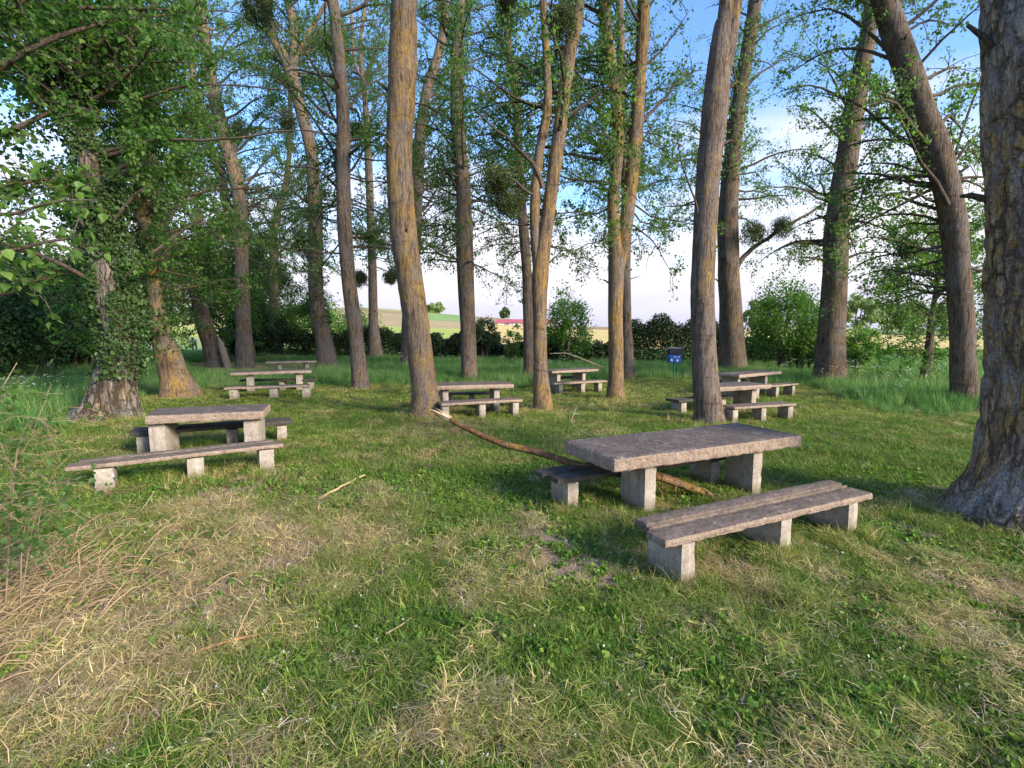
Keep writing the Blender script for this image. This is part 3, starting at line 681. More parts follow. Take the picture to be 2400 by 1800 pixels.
T('triple', 'poplar_tree', 'forked trunk right of the centre table with two stems spreading upward', 'tree',
  [[(1273, 961, 20), (1267, 862, 16.5), (1265, 750, 16.5), (1266, 650, 20), (1276, 560, 17), (1287, 480, 15.5), (1308, 330, 15), (1322, 220, 15), (1338, 110, 15), (1358, 0, 12)],
   [(1262, 640, 13), (1254, 540, 12), (1254, 460, 12), (1264, 360, 11), (1283, 250, 10), (1281, 140, 9), (1273, 0, 8)]], 12.3, M_barko, 8,
  crown=(6.2, 14, 22, 3.2, 16, 0.085), sides=24, step=0.14)
T('tripleback', 'poplar_tree', 'thin trunk just left of and behind the forked centre-right trunk', 'tree',
  [[(1243, 887, 15), (1238, 755, 12), (1235, 645, 12), (1224, 500, 10.5), (1215, 360, 10), (1209, 220, 9.5), (1193, 110, 8), (1183, 0, 7)]], 20.6, M_bark, 9,
  crown=(6.8, 18, 30, 3.6, 17, 0.088))
T('seven', 'poplar_tree', 'grey-brown trunk standing behind the centre picnic table', 'tree',
  [[(1100, 888, 18), (1096, 755, 18), (1089, 610, 20), (1088, 500, 18), (1086, 430, 16), (1079, 360, 14.5), (1071, 250, 15.5), (1071, 140, 14), (1078, 40, 11), (1080, 0, 10)]], 20.4, M_bark, 10,
  crown=(6.4, 18, 30, 3.6, 17, 0.088))
T('main', 'poplar_tree', 'thickest golden lichen trunk left of centre, with the broken branch at its foot', 'tree',
  [[(1001, 978, 38), (996, 920, 31), (984, 825, 30), (974, 750, 30), (960, 650, 31), (946, 540, 31), (938, 440, 30), (934, 360, 30), (939, 250, 32), (944, 150, 31), (947, 60, 29), (949, 0, 28)]], 11.3, M_barko, 11,
  crown=(10, 14, 12, 3.0, 16, 0.085), sides=36, step=0.10, disp=(0.014, 15))
T('mainback', 'poplar_tree', 'trunk emerging behind the thickest golden trunk and bending right', 'tree',
  [[(955, 856, 17), (962, 700, 17), (970, 600, 15), (977, 470, 14), (981, 360, 14), (994, 250, 12), (1006, 190, 12), (1024, 140, 10), (1042, 60, 11), (1038, 0, 12)]], 27, M_bark, 12,
  crown=(7.6, 20, 30, 4.0, 17, 0.09))
T('nine', 'poplar_tree', 'slightly curved brown trunk left of the golden trunk, on the lawn edge', 'tree',
  [[(846, 909, 19), (835, 790, 17), (819, 670, 16), (808, 540, 16), (805, 430, 16), (804, 270, 15), (795, 140, 14), (779, 0, 13)]], 17.1, M_bark, 13,
  crown=(6.2, 16, 28, 3.6, 17, 0.085))
T('ten', 'poplar_tree', 'slender pale trunk forking high up between two thicker left trunks', 'tree',
  [[(881, 843, 17), (875, 755, 11), (873, 645, 10), (868, 500, 9), (863, 360, 8), (857, 250, 6.5), (850, 180, 6), (845, 100, 4), (857, 0, 3)],
   [(851, 185, 5), (832, 150, 4), (825, 60, 3.5), (820, 0, 3)]], 34, M_bark, 14,
  crown=(8.0, 24, 34, 5.0, 14, 0.10))
T('eleven', 'poplar_tree', 'trunk forking into a wide Y near the top left of the sky', 'tree',
  [[(769, 868, 22), (758, 790, 18), (743, 715, 17), (739, 620, 16), (739, 500, 16), (734, 420, 14), (729, 350, 14), (704, 255, 13), (684, 180, 14), (662, 125, 10), (646, 100, 10), (628, 40, 11), (620, 0, 11)],
   [(684, 165, 11), (691, 110, 9), (686, 50, 9), (675, 0, 9)], [(694, 130, 6), (725, 75, 5), (757, 20, 5), (770, 0, 4)]], 24.8, M_bark, 15,
  crown=(7.0, 20, 34, 4.2, 16, 0.09))
T('twelve', 'poplar_tree', 'thin crooked trunk seen above the farthest left table', 'tree',
  [[(646, 838, 12), (643, 720, 9.5), (641, 590, 9), (643, 540, 8), (654, 485, 7), (673, 415, 6), (680, 300, 5), (678, 150, 4)]], 38, M_bark, 16,
  crown=(7, 22, 30, 5.0, 14, 0.11))
T('thirteen', 'poplar_tree', 'tall trunk behind the left end of the rear left table', 'tree',
  [[(575, 863, 19), (569, 720, 16), (566, 610, 15), (564, 500, 14.5), (562, 480, 14.5), (549, 400, 15), (526, 325, 16), (501, 220, 13), (489, 145, 12), (477, 70, 11), (464, 0, 10)]], 26.2, M_bark, 17,
  crown=(7.0, 20, 34, 4.6, 16, 0.09))
T('thirteenb', 'poplar_tree', 'pale slim stem leaning left behind the tall left trunk', 'tree',
  [[(590, 850, 11), (560, 640, 10), (525, 450, 10), (490, 330, 8), (455, 200, 7), (448, 80, 6), (446, 0, 6)]], 32, M_bark, 18,
  crown=(6, 22, 30, 4.6, 14, 0.10))
T('orange', 'poplar_tree', 'short bright orange lichened trunk beside the ivy-covered stump on the left', 'tree',
  [[(424, 930, 40), (409, 880, 31), (392, 825, 28), (376, 760, 18), (362, 690, 17), (352, 600, 16), (330, 460, 14), (318, 300, 12), (310, 130, 10), (306, 0, 9)]], 14.8, M_barko, 19,
  crown=(3.6, 13, 40, 3.2, 22, 0.085), leafmat=M_leafd)
T('snag', 'poplar_tree', 'leaning dark trunk with a split slab of wood against its base', 'tree',
  [[(507, 860, 20), (492, 800, 18), (477, 755, 18), (459, 680, 15), (434, 628, 13), (405, 575, 12), (380, 520, 11), (365, 430, 10), (350, 300, 8)]], 27, M_barkd, 20,
  crown=(4.0, 16, 40, 4.2, 20, 0.10), leafmat=M_leafd)
T('ivy', 'poplar_tree', 'ivy-clad leaning tree on a wide rough stump at the left', 'tree',
  [[(262, 985, 58), (270, 905, 47), (288, 805, 34), (262, 700, 30), (243, 620, 27), (229, 530, 26), (236, 470, 22), (207, 360, 28), (176, 255, 27), (192, 160, 20), (186, 60, 15), (160, 0, 13)],
   [(170, 255, 18), (125, 215, 14), (70, 175, 10), (20, 130, 8)], [(205, 215, 14), (250, 170, 12), (300, 90, 10), (320, 0, 8)]], 11.2, M_stump, 21,
  crown=(2.6, 11.5, 60, 2.9, 30, 0.085), leafmat=M_leafd, flare=1.45, sides=110, step=0.045, disp=(0.055, 8, 0.3, True))
T('small', 'small_tree', 'small low-branched tree in the long grass at the right', 'tree',
  [[(2168, 905, 14), (2172, 860, 11), (2180, 790, 8), (2184, 740, 7), (2192, 690, 5)]], 18, M_barkd, 22,
  crown=(2.7, 5.4, 36, 2.2, 24, 0.075), leafmat=M_leafd, group=None, sides=12)

# individual boughs that carry mistletoe or cross between the trunks
for key, Y, pts, r0 in [('behindright', 24.5, [(1716, 640), (1745, 600), (1780, 570), (1835, 535), (1885, 505), (1940, 470)], .13), ('triple', 12.3, [(1275, 440), (1245, 385), (1205, 340), (1165, 300), (1112, 262)], .055),
                        ('triple', 12.3, [(1268, 470), (1230, 440), (1190, 415), (1150, 405)], .04), ('seven', 20.4, [(1092, 480), (1062, 430), (1040, 412), (1005, 398)], .05), ('ivy', 11.2, [(245, 368), (330, 340), (420, 326), (520, 324), (640, 306), (760, 312)], .045),
                        ('ivy', 11.2, [(240, 240), (330, 228), (420, 200), (500, 192), (600, 205), (690, 212)], .035), ('orange', 14.8, [(340, 490), (400, 465), (470, 452), (560, 440), (640, 462)], .05), ('ten', 34, [(880, 560), (898, 535), (915, 515)], .07),
                        ('eleven', 24.8, [(742, 640), (722, 605), (700, 560), (690, 520)], .06), ('frontright', 10.6, [(1655, 560), (1620, 470), (1600, 380), (1592, 300)], .025)]:
    root_, paths_ = trees[key]; o_ = np.array(root_.location); Pb, Rb = smooth_path([at(a, b, Y - 0.15 * i) for i, (a, b) in enumerate(pts)], np.linspace(r0, r0 * 0.3, len(pts)), 0.2)
    Pb = Pb + (np.stack([vnoise(Pb * 2.5, k) for k in (1, 2, 3)], 1) - 0.5) * 0.16; V, F = tube(Pb, Rb, 8); link('branch', mesh_from('branch', V - o_, F, True), M_branch, root_)

# ------------------------------------------------------------------ bushes, hedge, woodland behind
def bush(name, label, cat, c, rad, nleaf, lsz, mat, seed, blobs=26, core=True, group=None, stems=6, gap=0.5):
    """c: centre on the ground, rad: (rx, ry, height)"""
    rs = np.random.default_rng(seed); gz = h1(c[0], c[1])
    root = empty(name, (c[0], c[1], gz)); tag(root, label, cat, group)
    u = rs.normal(size=(blobs, 3)); u /= np.linalg.norm(u, axis=1)[:, None]; u *= rs.uniform(0.35, 1.0, blobs)[:, None] ** 0.6
    B = u * np.array([rad[0], rad[1], rad[2] / 2]) * 0.88 + np.array([0, 0, rad[2] * 0.52])
    br = rs.uniform(0.16, 0.34, blobs) * min(rad[0], rad[2]) * 1.3
    k = rs.integers(0, blobs, nleaf); q = rs.normal(size=(nleaf, 3)); q /= np.linalg.norm(q, axis=1)[:, None]
    q *= (rs.uniform(0, 1, nleaf) ** gap)[:, None] * rs.lognormal(0, 0.18, nleaf)[:, None]
    C = B[k] + q * br[k][:, None]; C[:, 2] = np.maximum(C[:, 2], 0.03 + rs.uniform(0, 0.1, nleaf))
    V, F, n = leaf_mesh_arrays(C, lsz, rs, 0.1)
    vv = np.repeat(np.clip(rs.uniform(0, 1, blobs)[k] * 0.5 + rs.uniform(0, 0.5, n), 0, 1), 2).astype(np.float32)
    link('foliage', mesh_from('foliage', V, F, False, {'v': ('FACE', 'FLOAT', vv)}), mat, root, kind='stuff')
    A = Acc()
    for i in range(stems):
        b = B[rs.integers(blobs)]; p0 = np.array([rs.normal(0, rad[0] * 0.15), rs.normal(0, rad[1] * 0.15), -0.1])
        P = np.array([p0 + (b - p0) * t + np.array([0, 0, 0.2 * rad[2] * math.sin(t * 3.1)]) + rs.normal(0, 0.03 * rad[2], 3) * (t > 0) for t in np.linspace(0, 1, 6)])
        V, F = tube(P, np.linspace(0.02, 0.006, 6) * rad[2], 5); A.add(V, F)
    link('stems', A.mesh('stems', True), M_branch, root, kind='stuff')
    return root
def gp(px, Y): return ((px - 1200) / FPX * Y, Y)

# hedge behind the lawn: three runs with gaps between them
def hedge(label, pts, seed, n, hvar):
    rs = np.random.default_rng(seed)
    P = np.array([(*gp(px, Y), h) for px, Y, h in pts])
    root = empty('hedge', (P[0][0], P[0][1], 0)); tag(root, label, 'hedge')
    off = np.array([P[0][0], P[0][1], 0])
    n = int(n * 2.3); t = rs.uniform(0, len(P) - 1, n); i = np.minimum(t.astype(int), len(P) - 2); f = (t - i)[:, None]
    Q = P[i] * (1 - f) + P[i + 1] * f
    hh = Q[:, 2] * (1.12 + hvar * (n2(Q[:, 0], Q[:, 1], 0.9, seed) - 0.5) + 0.3 * hvar * (n2(Q[:, 0], Q[:, 1], 4, seed + 1) - 0.5))
    a = rs.uniform(0, np.pi, n); rr = rs.uniform(0.35, 1.03, n) ** 0.5
    C = np.stack([Q[:, 0] + rs.normal(0, 0.1, n), Q[:, 1] + np.cos(a) * 0.75 * rr, 0.03 + np.sin(a) ** 0.6 * hh * rr], 1)
    V, F, m = leaf_mesh_arrays(C - off, 0.10, rs, 0.1)
    link('foliage', mesh_from('foliage', V, F, False, {'v': ('FACE', 'FLOAT', np.repeat(rs.uniform(0, 1, m), 2).astype(np.float32))}), M_hedge, root, kind='stuff')
    A = Acc()
    for k in range(int(n / 500)):
        t = rs.uniform(0, len(P) - 1); i = min(int(t), len(P) - 2); f = t - i; q = P[i] * (1 - f) + P[i + 1] * f
        PB, RB = grow_limb([q[0], q[1] + rs.normal(0, 0.2), -0.05], (rs.normal(0, 0.4), rs.normal(0, 0.3), 1), q[2] * rs.uniform(0.7, 1.05), 0.018, rs, 0.05, 0.5, 5)
        V, F = tube(PB, RB, 4); A.add(V - off, F)
    link('stems', A.mesh('stems'), M_branch, root, kind='stuff')
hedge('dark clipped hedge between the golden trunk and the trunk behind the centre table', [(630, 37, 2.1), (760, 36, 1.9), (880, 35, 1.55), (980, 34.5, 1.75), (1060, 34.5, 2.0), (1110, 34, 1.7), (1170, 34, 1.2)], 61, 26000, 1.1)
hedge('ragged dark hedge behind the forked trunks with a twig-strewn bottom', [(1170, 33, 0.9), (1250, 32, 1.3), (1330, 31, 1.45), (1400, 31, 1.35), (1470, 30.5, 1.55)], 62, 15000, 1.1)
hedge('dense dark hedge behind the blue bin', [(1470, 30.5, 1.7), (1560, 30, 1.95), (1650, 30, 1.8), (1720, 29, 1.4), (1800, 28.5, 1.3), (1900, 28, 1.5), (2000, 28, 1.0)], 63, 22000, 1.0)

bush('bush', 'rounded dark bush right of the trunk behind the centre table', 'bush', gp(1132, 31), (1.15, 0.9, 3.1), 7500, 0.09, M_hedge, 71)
bush('bush', 'airy tall bush with sky showing through, right of the forked centre-right trunk', 'bush', gp(1332, 29), (1.7, 1.2, 4.5), 7500, 0.10, M_leafd, 72, blobs=38)
bush('bush', 'low twiggy bush in front of the barn left of the forked trunks', 'bush', gp(1205, 30), (0.8, 0.7, 2.5), 1500, 0.09, M_leafd, 73, blobs=18)
bush('bush', 'big loose hawthorn bush left of the dark straight right trunk', 'bush', gp(1835, 24.5), (2.1, 1.2, 4.3), 15000, 0.085, M_leafd, 74, blobs=36)
bush('bush', 'dark leafy bush immediately left of the dark straight right trunk', 'bush', gp(1905, 24), (1.0, 0.9, 3.4), 5000, 0.085, M_leafd, 75)
bush('bush', 'bright yellow-green bush right of the dark straight right trunk', 'bush', gp(2010, 23), (0.95, 0.8, 2.3), 4500, 0.085, M_leafb, 76)
bush('bush', 'bright sunlit shrub between the slender pale trunk and the wide Y trunk', 'bush', gp(840, 45), (2.6, 1.6, 3.9), 6000, 0.12, M_leafb, 77)
bush('bush', 'fresh green shrub behind the wide Y trunk', 'bush', gp(730, 38), (2.6, 1.6, 4.6), 9000, 0.11, M_leaf, 78)
bush('bush', 'low bright green bank along the field edge at the right', 'bush', gp(2130, 36), (3.6, 1.0, 0.7), 6000, 0.09, M_leafb, 79)
# dark wood on the left
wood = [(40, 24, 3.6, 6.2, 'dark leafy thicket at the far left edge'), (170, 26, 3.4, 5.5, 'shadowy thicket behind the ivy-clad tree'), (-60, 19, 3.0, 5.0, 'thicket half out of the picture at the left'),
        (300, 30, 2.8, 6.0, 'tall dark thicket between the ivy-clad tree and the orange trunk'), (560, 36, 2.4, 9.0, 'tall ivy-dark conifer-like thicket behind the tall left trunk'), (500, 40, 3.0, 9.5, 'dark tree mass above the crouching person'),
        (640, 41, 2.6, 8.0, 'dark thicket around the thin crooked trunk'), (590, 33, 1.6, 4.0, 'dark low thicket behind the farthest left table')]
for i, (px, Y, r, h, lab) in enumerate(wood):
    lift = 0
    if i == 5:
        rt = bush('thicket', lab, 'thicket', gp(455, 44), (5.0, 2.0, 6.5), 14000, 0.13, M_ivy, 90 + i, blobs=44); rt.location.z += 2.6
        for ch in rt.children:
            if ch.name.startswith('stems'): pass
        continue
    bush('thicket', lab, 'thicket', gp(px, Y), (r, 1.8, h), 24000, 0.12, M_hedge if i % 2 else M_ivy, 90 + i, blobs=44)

# distant trees
far = [(1183, 520, 6.0, 10, M_far, 'round grey-green tree on the ridge above the barn'), (1768, 260, 9, 15, M_far, 'grey-green tree on the far plain right of the tall trunks'), (1795, 230, 7, 16, M_farg, 'pale green poplar on the far plain'),
       (1020, 560, 15, 9, M_farg, 'pale bush on the green ridge left of the barn'), (2010, 210, 9, 17, M_farg, 'pale tree on the far plain right of the yellow-green bush'), (2070, 220, 10, 15, M_farg, 'wide pale tree on the far plain, second from the left'),
       (2125, 215, 8, 16, M_farg, 'pale tree on the far plain directly left of the small tree'), (2210, 220, 9, 14, M_farg, 'pale tree on the far plain behind the leaning trunk'), (690, 120, 14, 8, M_leafb, 'bright green hedge tree in the left field')]
for i, (px, Y, r, h, m, lab) in enumerate(far):
    bush('distant_tree', lab, 'tree', gp(px, Y), (r * 0.8, r * 0.6, h), 2600, 0.009 * Y * 0.6, m, 120 + i, blobs=20, stems=4)

# ------------------------------------------------------------------ picnic tables and benches
def rough_box(x0, x1, y0, y1, z0, z1, cut=0.12, amp=0.006, seed=0, poly=None, bev=0.012):
    """a worn slab, subdivided, with chipped edges; returns V,F and a face mask (top?)"""
    nx = max(2, int((x1 - x0) / cut)); ny = max(2, int((y1 - y0) / cut)); nz = max(2, int((z1 - z0) / (cut * 0.5)))
    import bmesh
    bm = bmesh.new()
    idx = {}
    def vert(i, j, k):
        key = (i, j, k)
        if key not in idx: idx[key] = bm.verts.new((x0 + (x1 - x0) * i / nx, y0 + (y1 - y0) * j / ny, z0 + (z1 - z0) * k / nz))
        return idx[key]
    for i in range(nx):
        for j in range(ny):
            bm.faces.new([vert(i, j, nz), vert(i + 1, j, nz), vert(i + 1, j + 1, nz), vert(i, j + 1, nz)])
            bm.faces.new([vert(i, j, 0), vert(i, j + 1, 0), vert(i + 1, j + 1, 0), vert(i + 1, j, 0)])
    for i in range(nx):
        for k in range(nz):
            bm.faces.new([vert(i, 0, k), vert(i + 1, 0, k), vert(i + 1, 0, k + 1), vert(i, 0, k + 1)])
            bm.faces.new([vert(i + 1, ny, k), vert(i, ny, k), vert(i, ny, k + 1), vert(i + 1, ny, k + 1)])
    for j in range(ny):
        for k in range(nz):
            bm.faces.new([vert(0, j + 1, k), vert(0, j, k), vert(0, j, k + 1), vert(0, j + 1, k + 1)])
            bm.faces.new([vert(nx, j, k), vert(nx, j + 1, k), vert(nx, j + 1, k + 1), vert(nx, j, k + 1)])
    V = np.array([v.co[:] for v in bm.verts]); cen = np.array([(x0 + x1) / 2, (y0 + y1) / 2, (z0 + z1) / 2]); hs = np.array([(x1 - x0) / 2, (y1 - y0) / 2, (z1 - z0) / 2])
    e = np.abs(np.abs(V - cen) - hs) < 1e-6; ne = e.sum(1)
    n = vnoise(V * 14 + seed * 5.1, seed) - 0.5; nb = vnoise(V * 37 + seed * 3.3, seed + 1)
    d = -np.sign(V - cen) * e
    V2 = V + d * (np.where(ne >= 2, bev * (0.5 + 1.6 * nb), 0) + np.abs(n) * amp * 2)[:, None]
    if poly is not None: V2 = poly(V2)
    for v, c in zip(bm.verts, V2): v.co = c
    bm.verts.index_update()
    up = [f.normal.z for f in bm.faces]
    bm.normal_update()
    return bm
def bm_obj(name, bm, mats, parent, topsplit=None, smooth=False):
    bm.normal_update()
    if topsplit is not None:
        for f in bm.faces: f.material_index = 0 if f.normal.z > 0.75 else 1
    me = bpy.data.meshes.new(name); bm.to_mesh(me); bm.free()
    for m in mats: me.materials.append(m)
    o = bpy.data.objects.new(name, me); COL.objects.link(o); o.parent = parent
    if smooth:
        for p in me.polygons: p.use_smooth = True
    return o
FOOT = []
def front_edge(pl, pr, z):
    a = on(*pl, z); b = on(*pr, z); v = b - a
    return a, b, math.atan2(v[1], v[0]), float(np.hypot(v[0], v[1]))
def add_legs(root, xs, Lx, w0, w1, ztop, thick, seed, gz, depth_inset=0.0):
    for i, f in enumerate(xs):
        x = f * Lx
        bm = rough_box(x - thick / 2, x + thick / 2, w0, w1, -0.18, ztop, 0.10, 0.003, seed + i, bev=0.006)
        bm_obj('leg', bm, [M_leg], root)
def table(label, pl, pr, z, Wd, th, legs, seed, Lset=None, lt=0.16, group='concrete picnic tables', cut=None, fine=0.12, leg_in=(0.16, 0.10), mats=None):
    a, b, th_, Lx = front_edge(pl, pr, z)
    if Lset: Lx = Lset
    gz = 0.0
    root = empty('picnic_table', (a[0], a[1], gz), th_); tag(root, label, 'picnic table', group)
    poly = None
    if cut:
        def poly(V):
            V = V.copy(); t = np.clip(1 - V[:, 1] / cut[1], 0, 1); s = np.clip(1 - V[:, 0] / (Lx * 0.5), 0, 1)
            V[:, 0] += cut[0] * t * s; return V
    bm = rough_box(0, Lx, 0, Wd, z - th, z, fine, 0.004, seed, poly, 0.008)
    bm_obj('tabletop', bm, mats or [M_top, M_edge], root, True)
    add_legs(root, legs, Lx, leg_in[0], Wd - leg_in[1], z - th - 0.001, lt, seed + 10, gz)
    return root
def bench(label, pl, pr, z, Wd, th, legs, seed, Lset=None, lt=0.15, group='concrete benches', planks=(1.0,), mat=None, theta=None, fine=0.12, leg_in=0.05):
    a, b, th_, Lx = front_edge(pl, pr, z)
    if Lset: Lx = Lset
    if theta is not None: th_ = theta
    root = empty('bench', (a[0], a[1], 0), th_); tag(root, label, 'bench', group)
    y = 0.0; rs = np.random.default_rng(seed)
    for i, f in enumerate(planks):
        w = f * Wd; g_ = 0.04 if len(planks) > 1 else 0
        e0, e1 = rs.normal(0, 0.045, 2) * (len(planks) > 1)
        bm = rough_box(e0, Lx + e1, y + g_ / 2, y + w - g_ / 2, z - th, z - rs.uniform(0, 0.006) * (len(planks) > 1), fine, 0.003, seed + i, bev=0.005)
        bm_obj('plank' if len(planks) > 1 else 'seat', bm, [mat or M_seat, M_edge if (i == 0 and mat is None) else (mat or M_seat)], root, True); y += w
    add_legs(root, legs, Lx, leg_in, Wd - leg_in - 0.02, z - th - 0.008, lt, seed + 20, 0)
    return root

TA = front_edge((1440, 1076), (1882, 1019), .68)
table('largest concrete table in the right foreground with a rough pale front edge', (1440, 1076), (1882, 1019), .68, .96, .15, (.205, .785), 201, fine=0.045, leg_in=(0.12, 0.42))
bench('nearest bench in the right foreground with three pale legs', (1578, 1266), (2054, 1155), .395, .51, .072, (.085, .53, .905), 211, planks=(.50, .12, .38), lt=.15, fine=0.05)
bench('dark-topped bench on the far side of the largest table, touched by the fallen branch', (1303, 1124), (1440, 1108), .37, .50, .07, (.10, .93), 221, Lset=2.5, theta=TA[2], planks=(.5, .5), mat=M_seatd, fine=0.05)
table('short thick-topped table in the left foreground beside the ivy-clad stump', (318, 975), (617, 962), .68, .85, .145, (.125, .88), 231, cut=(0.10, 0.6), lt=.23, fine=0.06, leg_in=(0.12, 0.1))
bench('long sagging bench at the front of the left foreground table', (165, 1094), (654, 1040), .36, .46, .065, (.13, .55, .93), 241, lt=.20, fine=0.06, planks=(.6, .4))
bench('dark bench behind the left foreground table', (300, 1013), (684, 985), .37, .46, .08, (.07, .6, .93), 251, mat=M_seatd, lt=.17, fine=0.08)
table('table in the middle of the picture, half hidden by the golden trunk', (1012, 904), (1206, 899), .67, .85, .115, (.17, .80), 261, lt=.15)
bench('bench in front of the middle table', (1034, 945), (1226, 935), .37, .42, .07, (.06, .50, .92), 271, lt=.16)
bench('black-looking bench behind the middle table', (1020, 921), (1175, 919), .34, .38, .07, (.2, .55, .9), 281, mat=M_seatd)
table('smaller-looking table behind, between the two forked trunks', (1294, 869), (1404, 864), .67, .85, .10, (.20, .74), 291, lt=.14)
bench('bench in front of the table between the forked trunks', (1299, 897), (1424, 891), .36, .40, .07, (.14, .55, .88), 301)
bench('bench behind the table between the forked trunks', (1312, 884), (1360, 882), .36, .38, .07, (.1, .9), 311, mat=M_seatd)
table('front table of the two on the right, crossed by the tall straight trunk', (1679, 907), (1810, 900), .65, .85, .12, (.12, .78), 321, lt=.16)
bench('bench in front of the front right table', (1722, 954), (1868, 945), .35, .42, .06, (.05, .50, .94), 331, lt=.15)
bench('dark bench left of the tall straight trunk at the front right table', (1592, 938), (1640, 934), .34, .46, .07, (.12, .85), 341, Lset=1.8, theta=math.radians(27), mat=M_seatd, lt=.18)
table('rear table of the two on the right, near the long grass', (1733, 878), (1833, 869), .67, .80, .11, (.12, .75), 351, lt=.15)
bench('bench in front of the rear right table', (1775, 906), (1873, 898), .36, .42, .06, (.06, .52, .92), 361)
bench('dark bench behind the rear right table, seen left of it', (1684, 894), (1730, 890), .34, .42, .07, (.1, .9), 371, mat=M_seatd, Lset=2.0)
table('table at the rear left, standing against the long grass', (537, 873), (731, 867), .67, .80, .11, (.235, .84), 381, lt=.22)
bench('bench in front of the rear left table', (524, 908), (726, 902), .37, .40, .07, (.10, .56, .95), 391, lt=.23)
bench('black-looking bench behind the rear left table', (560, 890), (736, 889), .36, .38, .07, (.1, .55, .93), 401, mat=M_seatd)
table('farthest table, alone in the clearing between two left trunks', (623, 848), (743, 845), .67, .80, .09, (.26, .80), 411, lt=.16)

# ------------------------------------------------------------------ mistletoe, ivy
def mistletoe(label, px, py, Y, rpx, seed, sq=1.0):
    rs = np.random.default_rng(seed); c = at(px, py, Y); r = rpx * Y / FPX
    root = empty('mistletoe', tuple(c)); tag(root, label, 'mistletoe', 'mistletoe balls hanging in the poplars')
    n = int(2600 + 3000 * min(1, r)); q = rs.normal(size=(n, 3)); q /= np.linalg.norm(q, axis=1)[:, None]; q *= (rs.uniform(0.1, 1, n) ** 0.45)[:, None] * rs.lognormal(0, 0.15, n)[:, None]
    q *= (0.45 + 1.1 * vnoise(q / (np.linalg.norm(q, axis=1)[:, None] + 1e-6) * 1.7 + seed * 1.3, seed))[:, None]; q[:, 2] *= sq
    V, F, m = leaf_mesh_arrays(q * r, max(0.055, r * 0.12), rs, 0.2, 0.4)
    link('foliage', mesh_from('foliage', V, F, False, {'v': ('FACE', 'FLOAT', np.repeat(rs.uniform(0, 1, m), 2).astype(np.float32))}), M_mist, root, kind='stuff')
    A = Acc()
    for k in range(22):
        d = q[rs.integers(n)] * r; PB = np.array([d * t + rs.normal(0, 0.04 * r, 3) * (t > 0) for t in np.linspace(0, 0.95, 4)]); V, F = tube(PB, np.linspace(0.02, 0.006, 4) * (0.5 + r), 4); A.add(V, F)
    link('twigs', A.mesh('twigs'), M_branch, root, kind='stuff')
mis = [('large ragged ball left of the forked centre-right trunk, at mid height', 1165, 425, 11.6, 38, .9), ('lower half of the large ragged clump left of the forked trunk', 1190, 480, 11.7, 34, .9),
       ('round dark ball on the branch right of the tall straight trunk', 1768, 545, 23.9, 27, 1), ('greener ball beyond the round dark ball on the same branch', 1832, 532, 23.6, 25, 1),
       ('dark ball left of the curved upper part of the tall left trunk', 466, 272, 17, 38, 1.1), ('dark ball just below and right of the curved left trunk', 553, 315, 21, 24, 1),
       ('dark clump at the top edge above the wide Y fork', 605, 20, 19, 38, 1.1), ('black ball at the top edge left of the leaning forked stem', 1313, 50, 11, 34, 1.1),
       ('dark bundle at the top edge above the centre', 1190, 15, 15, 26, 1.2), ('dark ball hanging left of the wide Y trunk', 706, 570, 22, 22, 1.2),
       ('brown-green ball between the curved trunk and the slender trunk', 843, 652, 20, 19, .9), ('small green ball on the slender pale trunk', 894, 575, 33, 14, 1.2),
       ('half ball peeping out left of the golden trunk', 916, 650, 16, 15, 1.2), ('dark clump between the curved trunk and the slender trunk, high up', 838, 305, 21, 24, .9),
       ('dark ball hanging right of the Y trunk bend', 672, 285, 22, 24, 1.0), ('flat dark clump deep in the left foliage', 425, 405, 20, 24, .6), ('dark leafy clump left of the leaning right trunk', 2130, 585, 16, 26, .8)]
for i, (lab, px, py, Y, r, sq) in enumerate(mis): mistletoe(lab, px, py, Y, r, 500 + i, sq)

def ivy_on(label, key, z0, z1, n, seed, lsz=0.07, thick=0.16, mat=M_ivy, only=0):
    rs = np.random.default_rng(seed); Ps, Rs = trees[key][1][only]
    k = np.where((Ps[:, 2] > z0) & (Ps[:, 2] < z1))[0]; base = Ps[k[0]]
    i = rs.choice(k, n); a = rs.uniform(0, 2 * np.pi, n); j = rs.uniform(0, 1, n)
    env = 0.5 + vnoise(np.stack([np.cos(a) * 1.5, np.sin(a) * 1.5, Ps[i, 2] * 1.3], 1), seed)
    keep = env > 0.85; i, a, env = i[keep], a[keep], env[keep]; m = len(i)
    rr = Rs[i] * 1.02 + rs.uniform(0, thick, m) * (env - 0.6) * 2
    C = Ps[i] + np.stack([np.cos(a) * rr, np.sin(a) * rr, rs.normal(0, 0.06, m)], 1)
    V, F, m = leaf_mesh_arrays(C - base, lsz, rs, 0.5)
    o = link('ivy', mesh_from('ivy', V, F, False, {'v': ('FACE', 'FLOAT', np.repeat(rs.uniform(0, 1, m), 2).astype(np.float32))}), mat, None, loc=tuple(base))
    tag(o, label, 'ivy', kind='stuff')
ivy_on('glossy ivy wrapped round the leaning left tree above its stump', 'ivy', 0.9, 9, 24000, 601, thick=0.30)
ivy_on('dark ivy round the upper part of the orange trunk', 'orange', 1.7, 8, 7000, 602, thick=0.35)
ivy_on('dense ivy on the dark leaning split trunk', 'snag', 3.4, 10, 8000, 603, 0.09, 0.7)
ivy_on('ivy tufts on the wide Y trunk', 'eleven', 2.2, 9, 2600, 604, 0.08, 0.25)
ivy_on('leafy shoots on the trunk behind the tall right trunk', 'behindright', 9, 16, 2600, 605, 0.09, 0.4, M_leaf)
ivy_on('leafy shoots on the trunk behind the centre table', 'seven', 8.5, 15, 3000, 606, 0.09, 0.4, M_leaf)
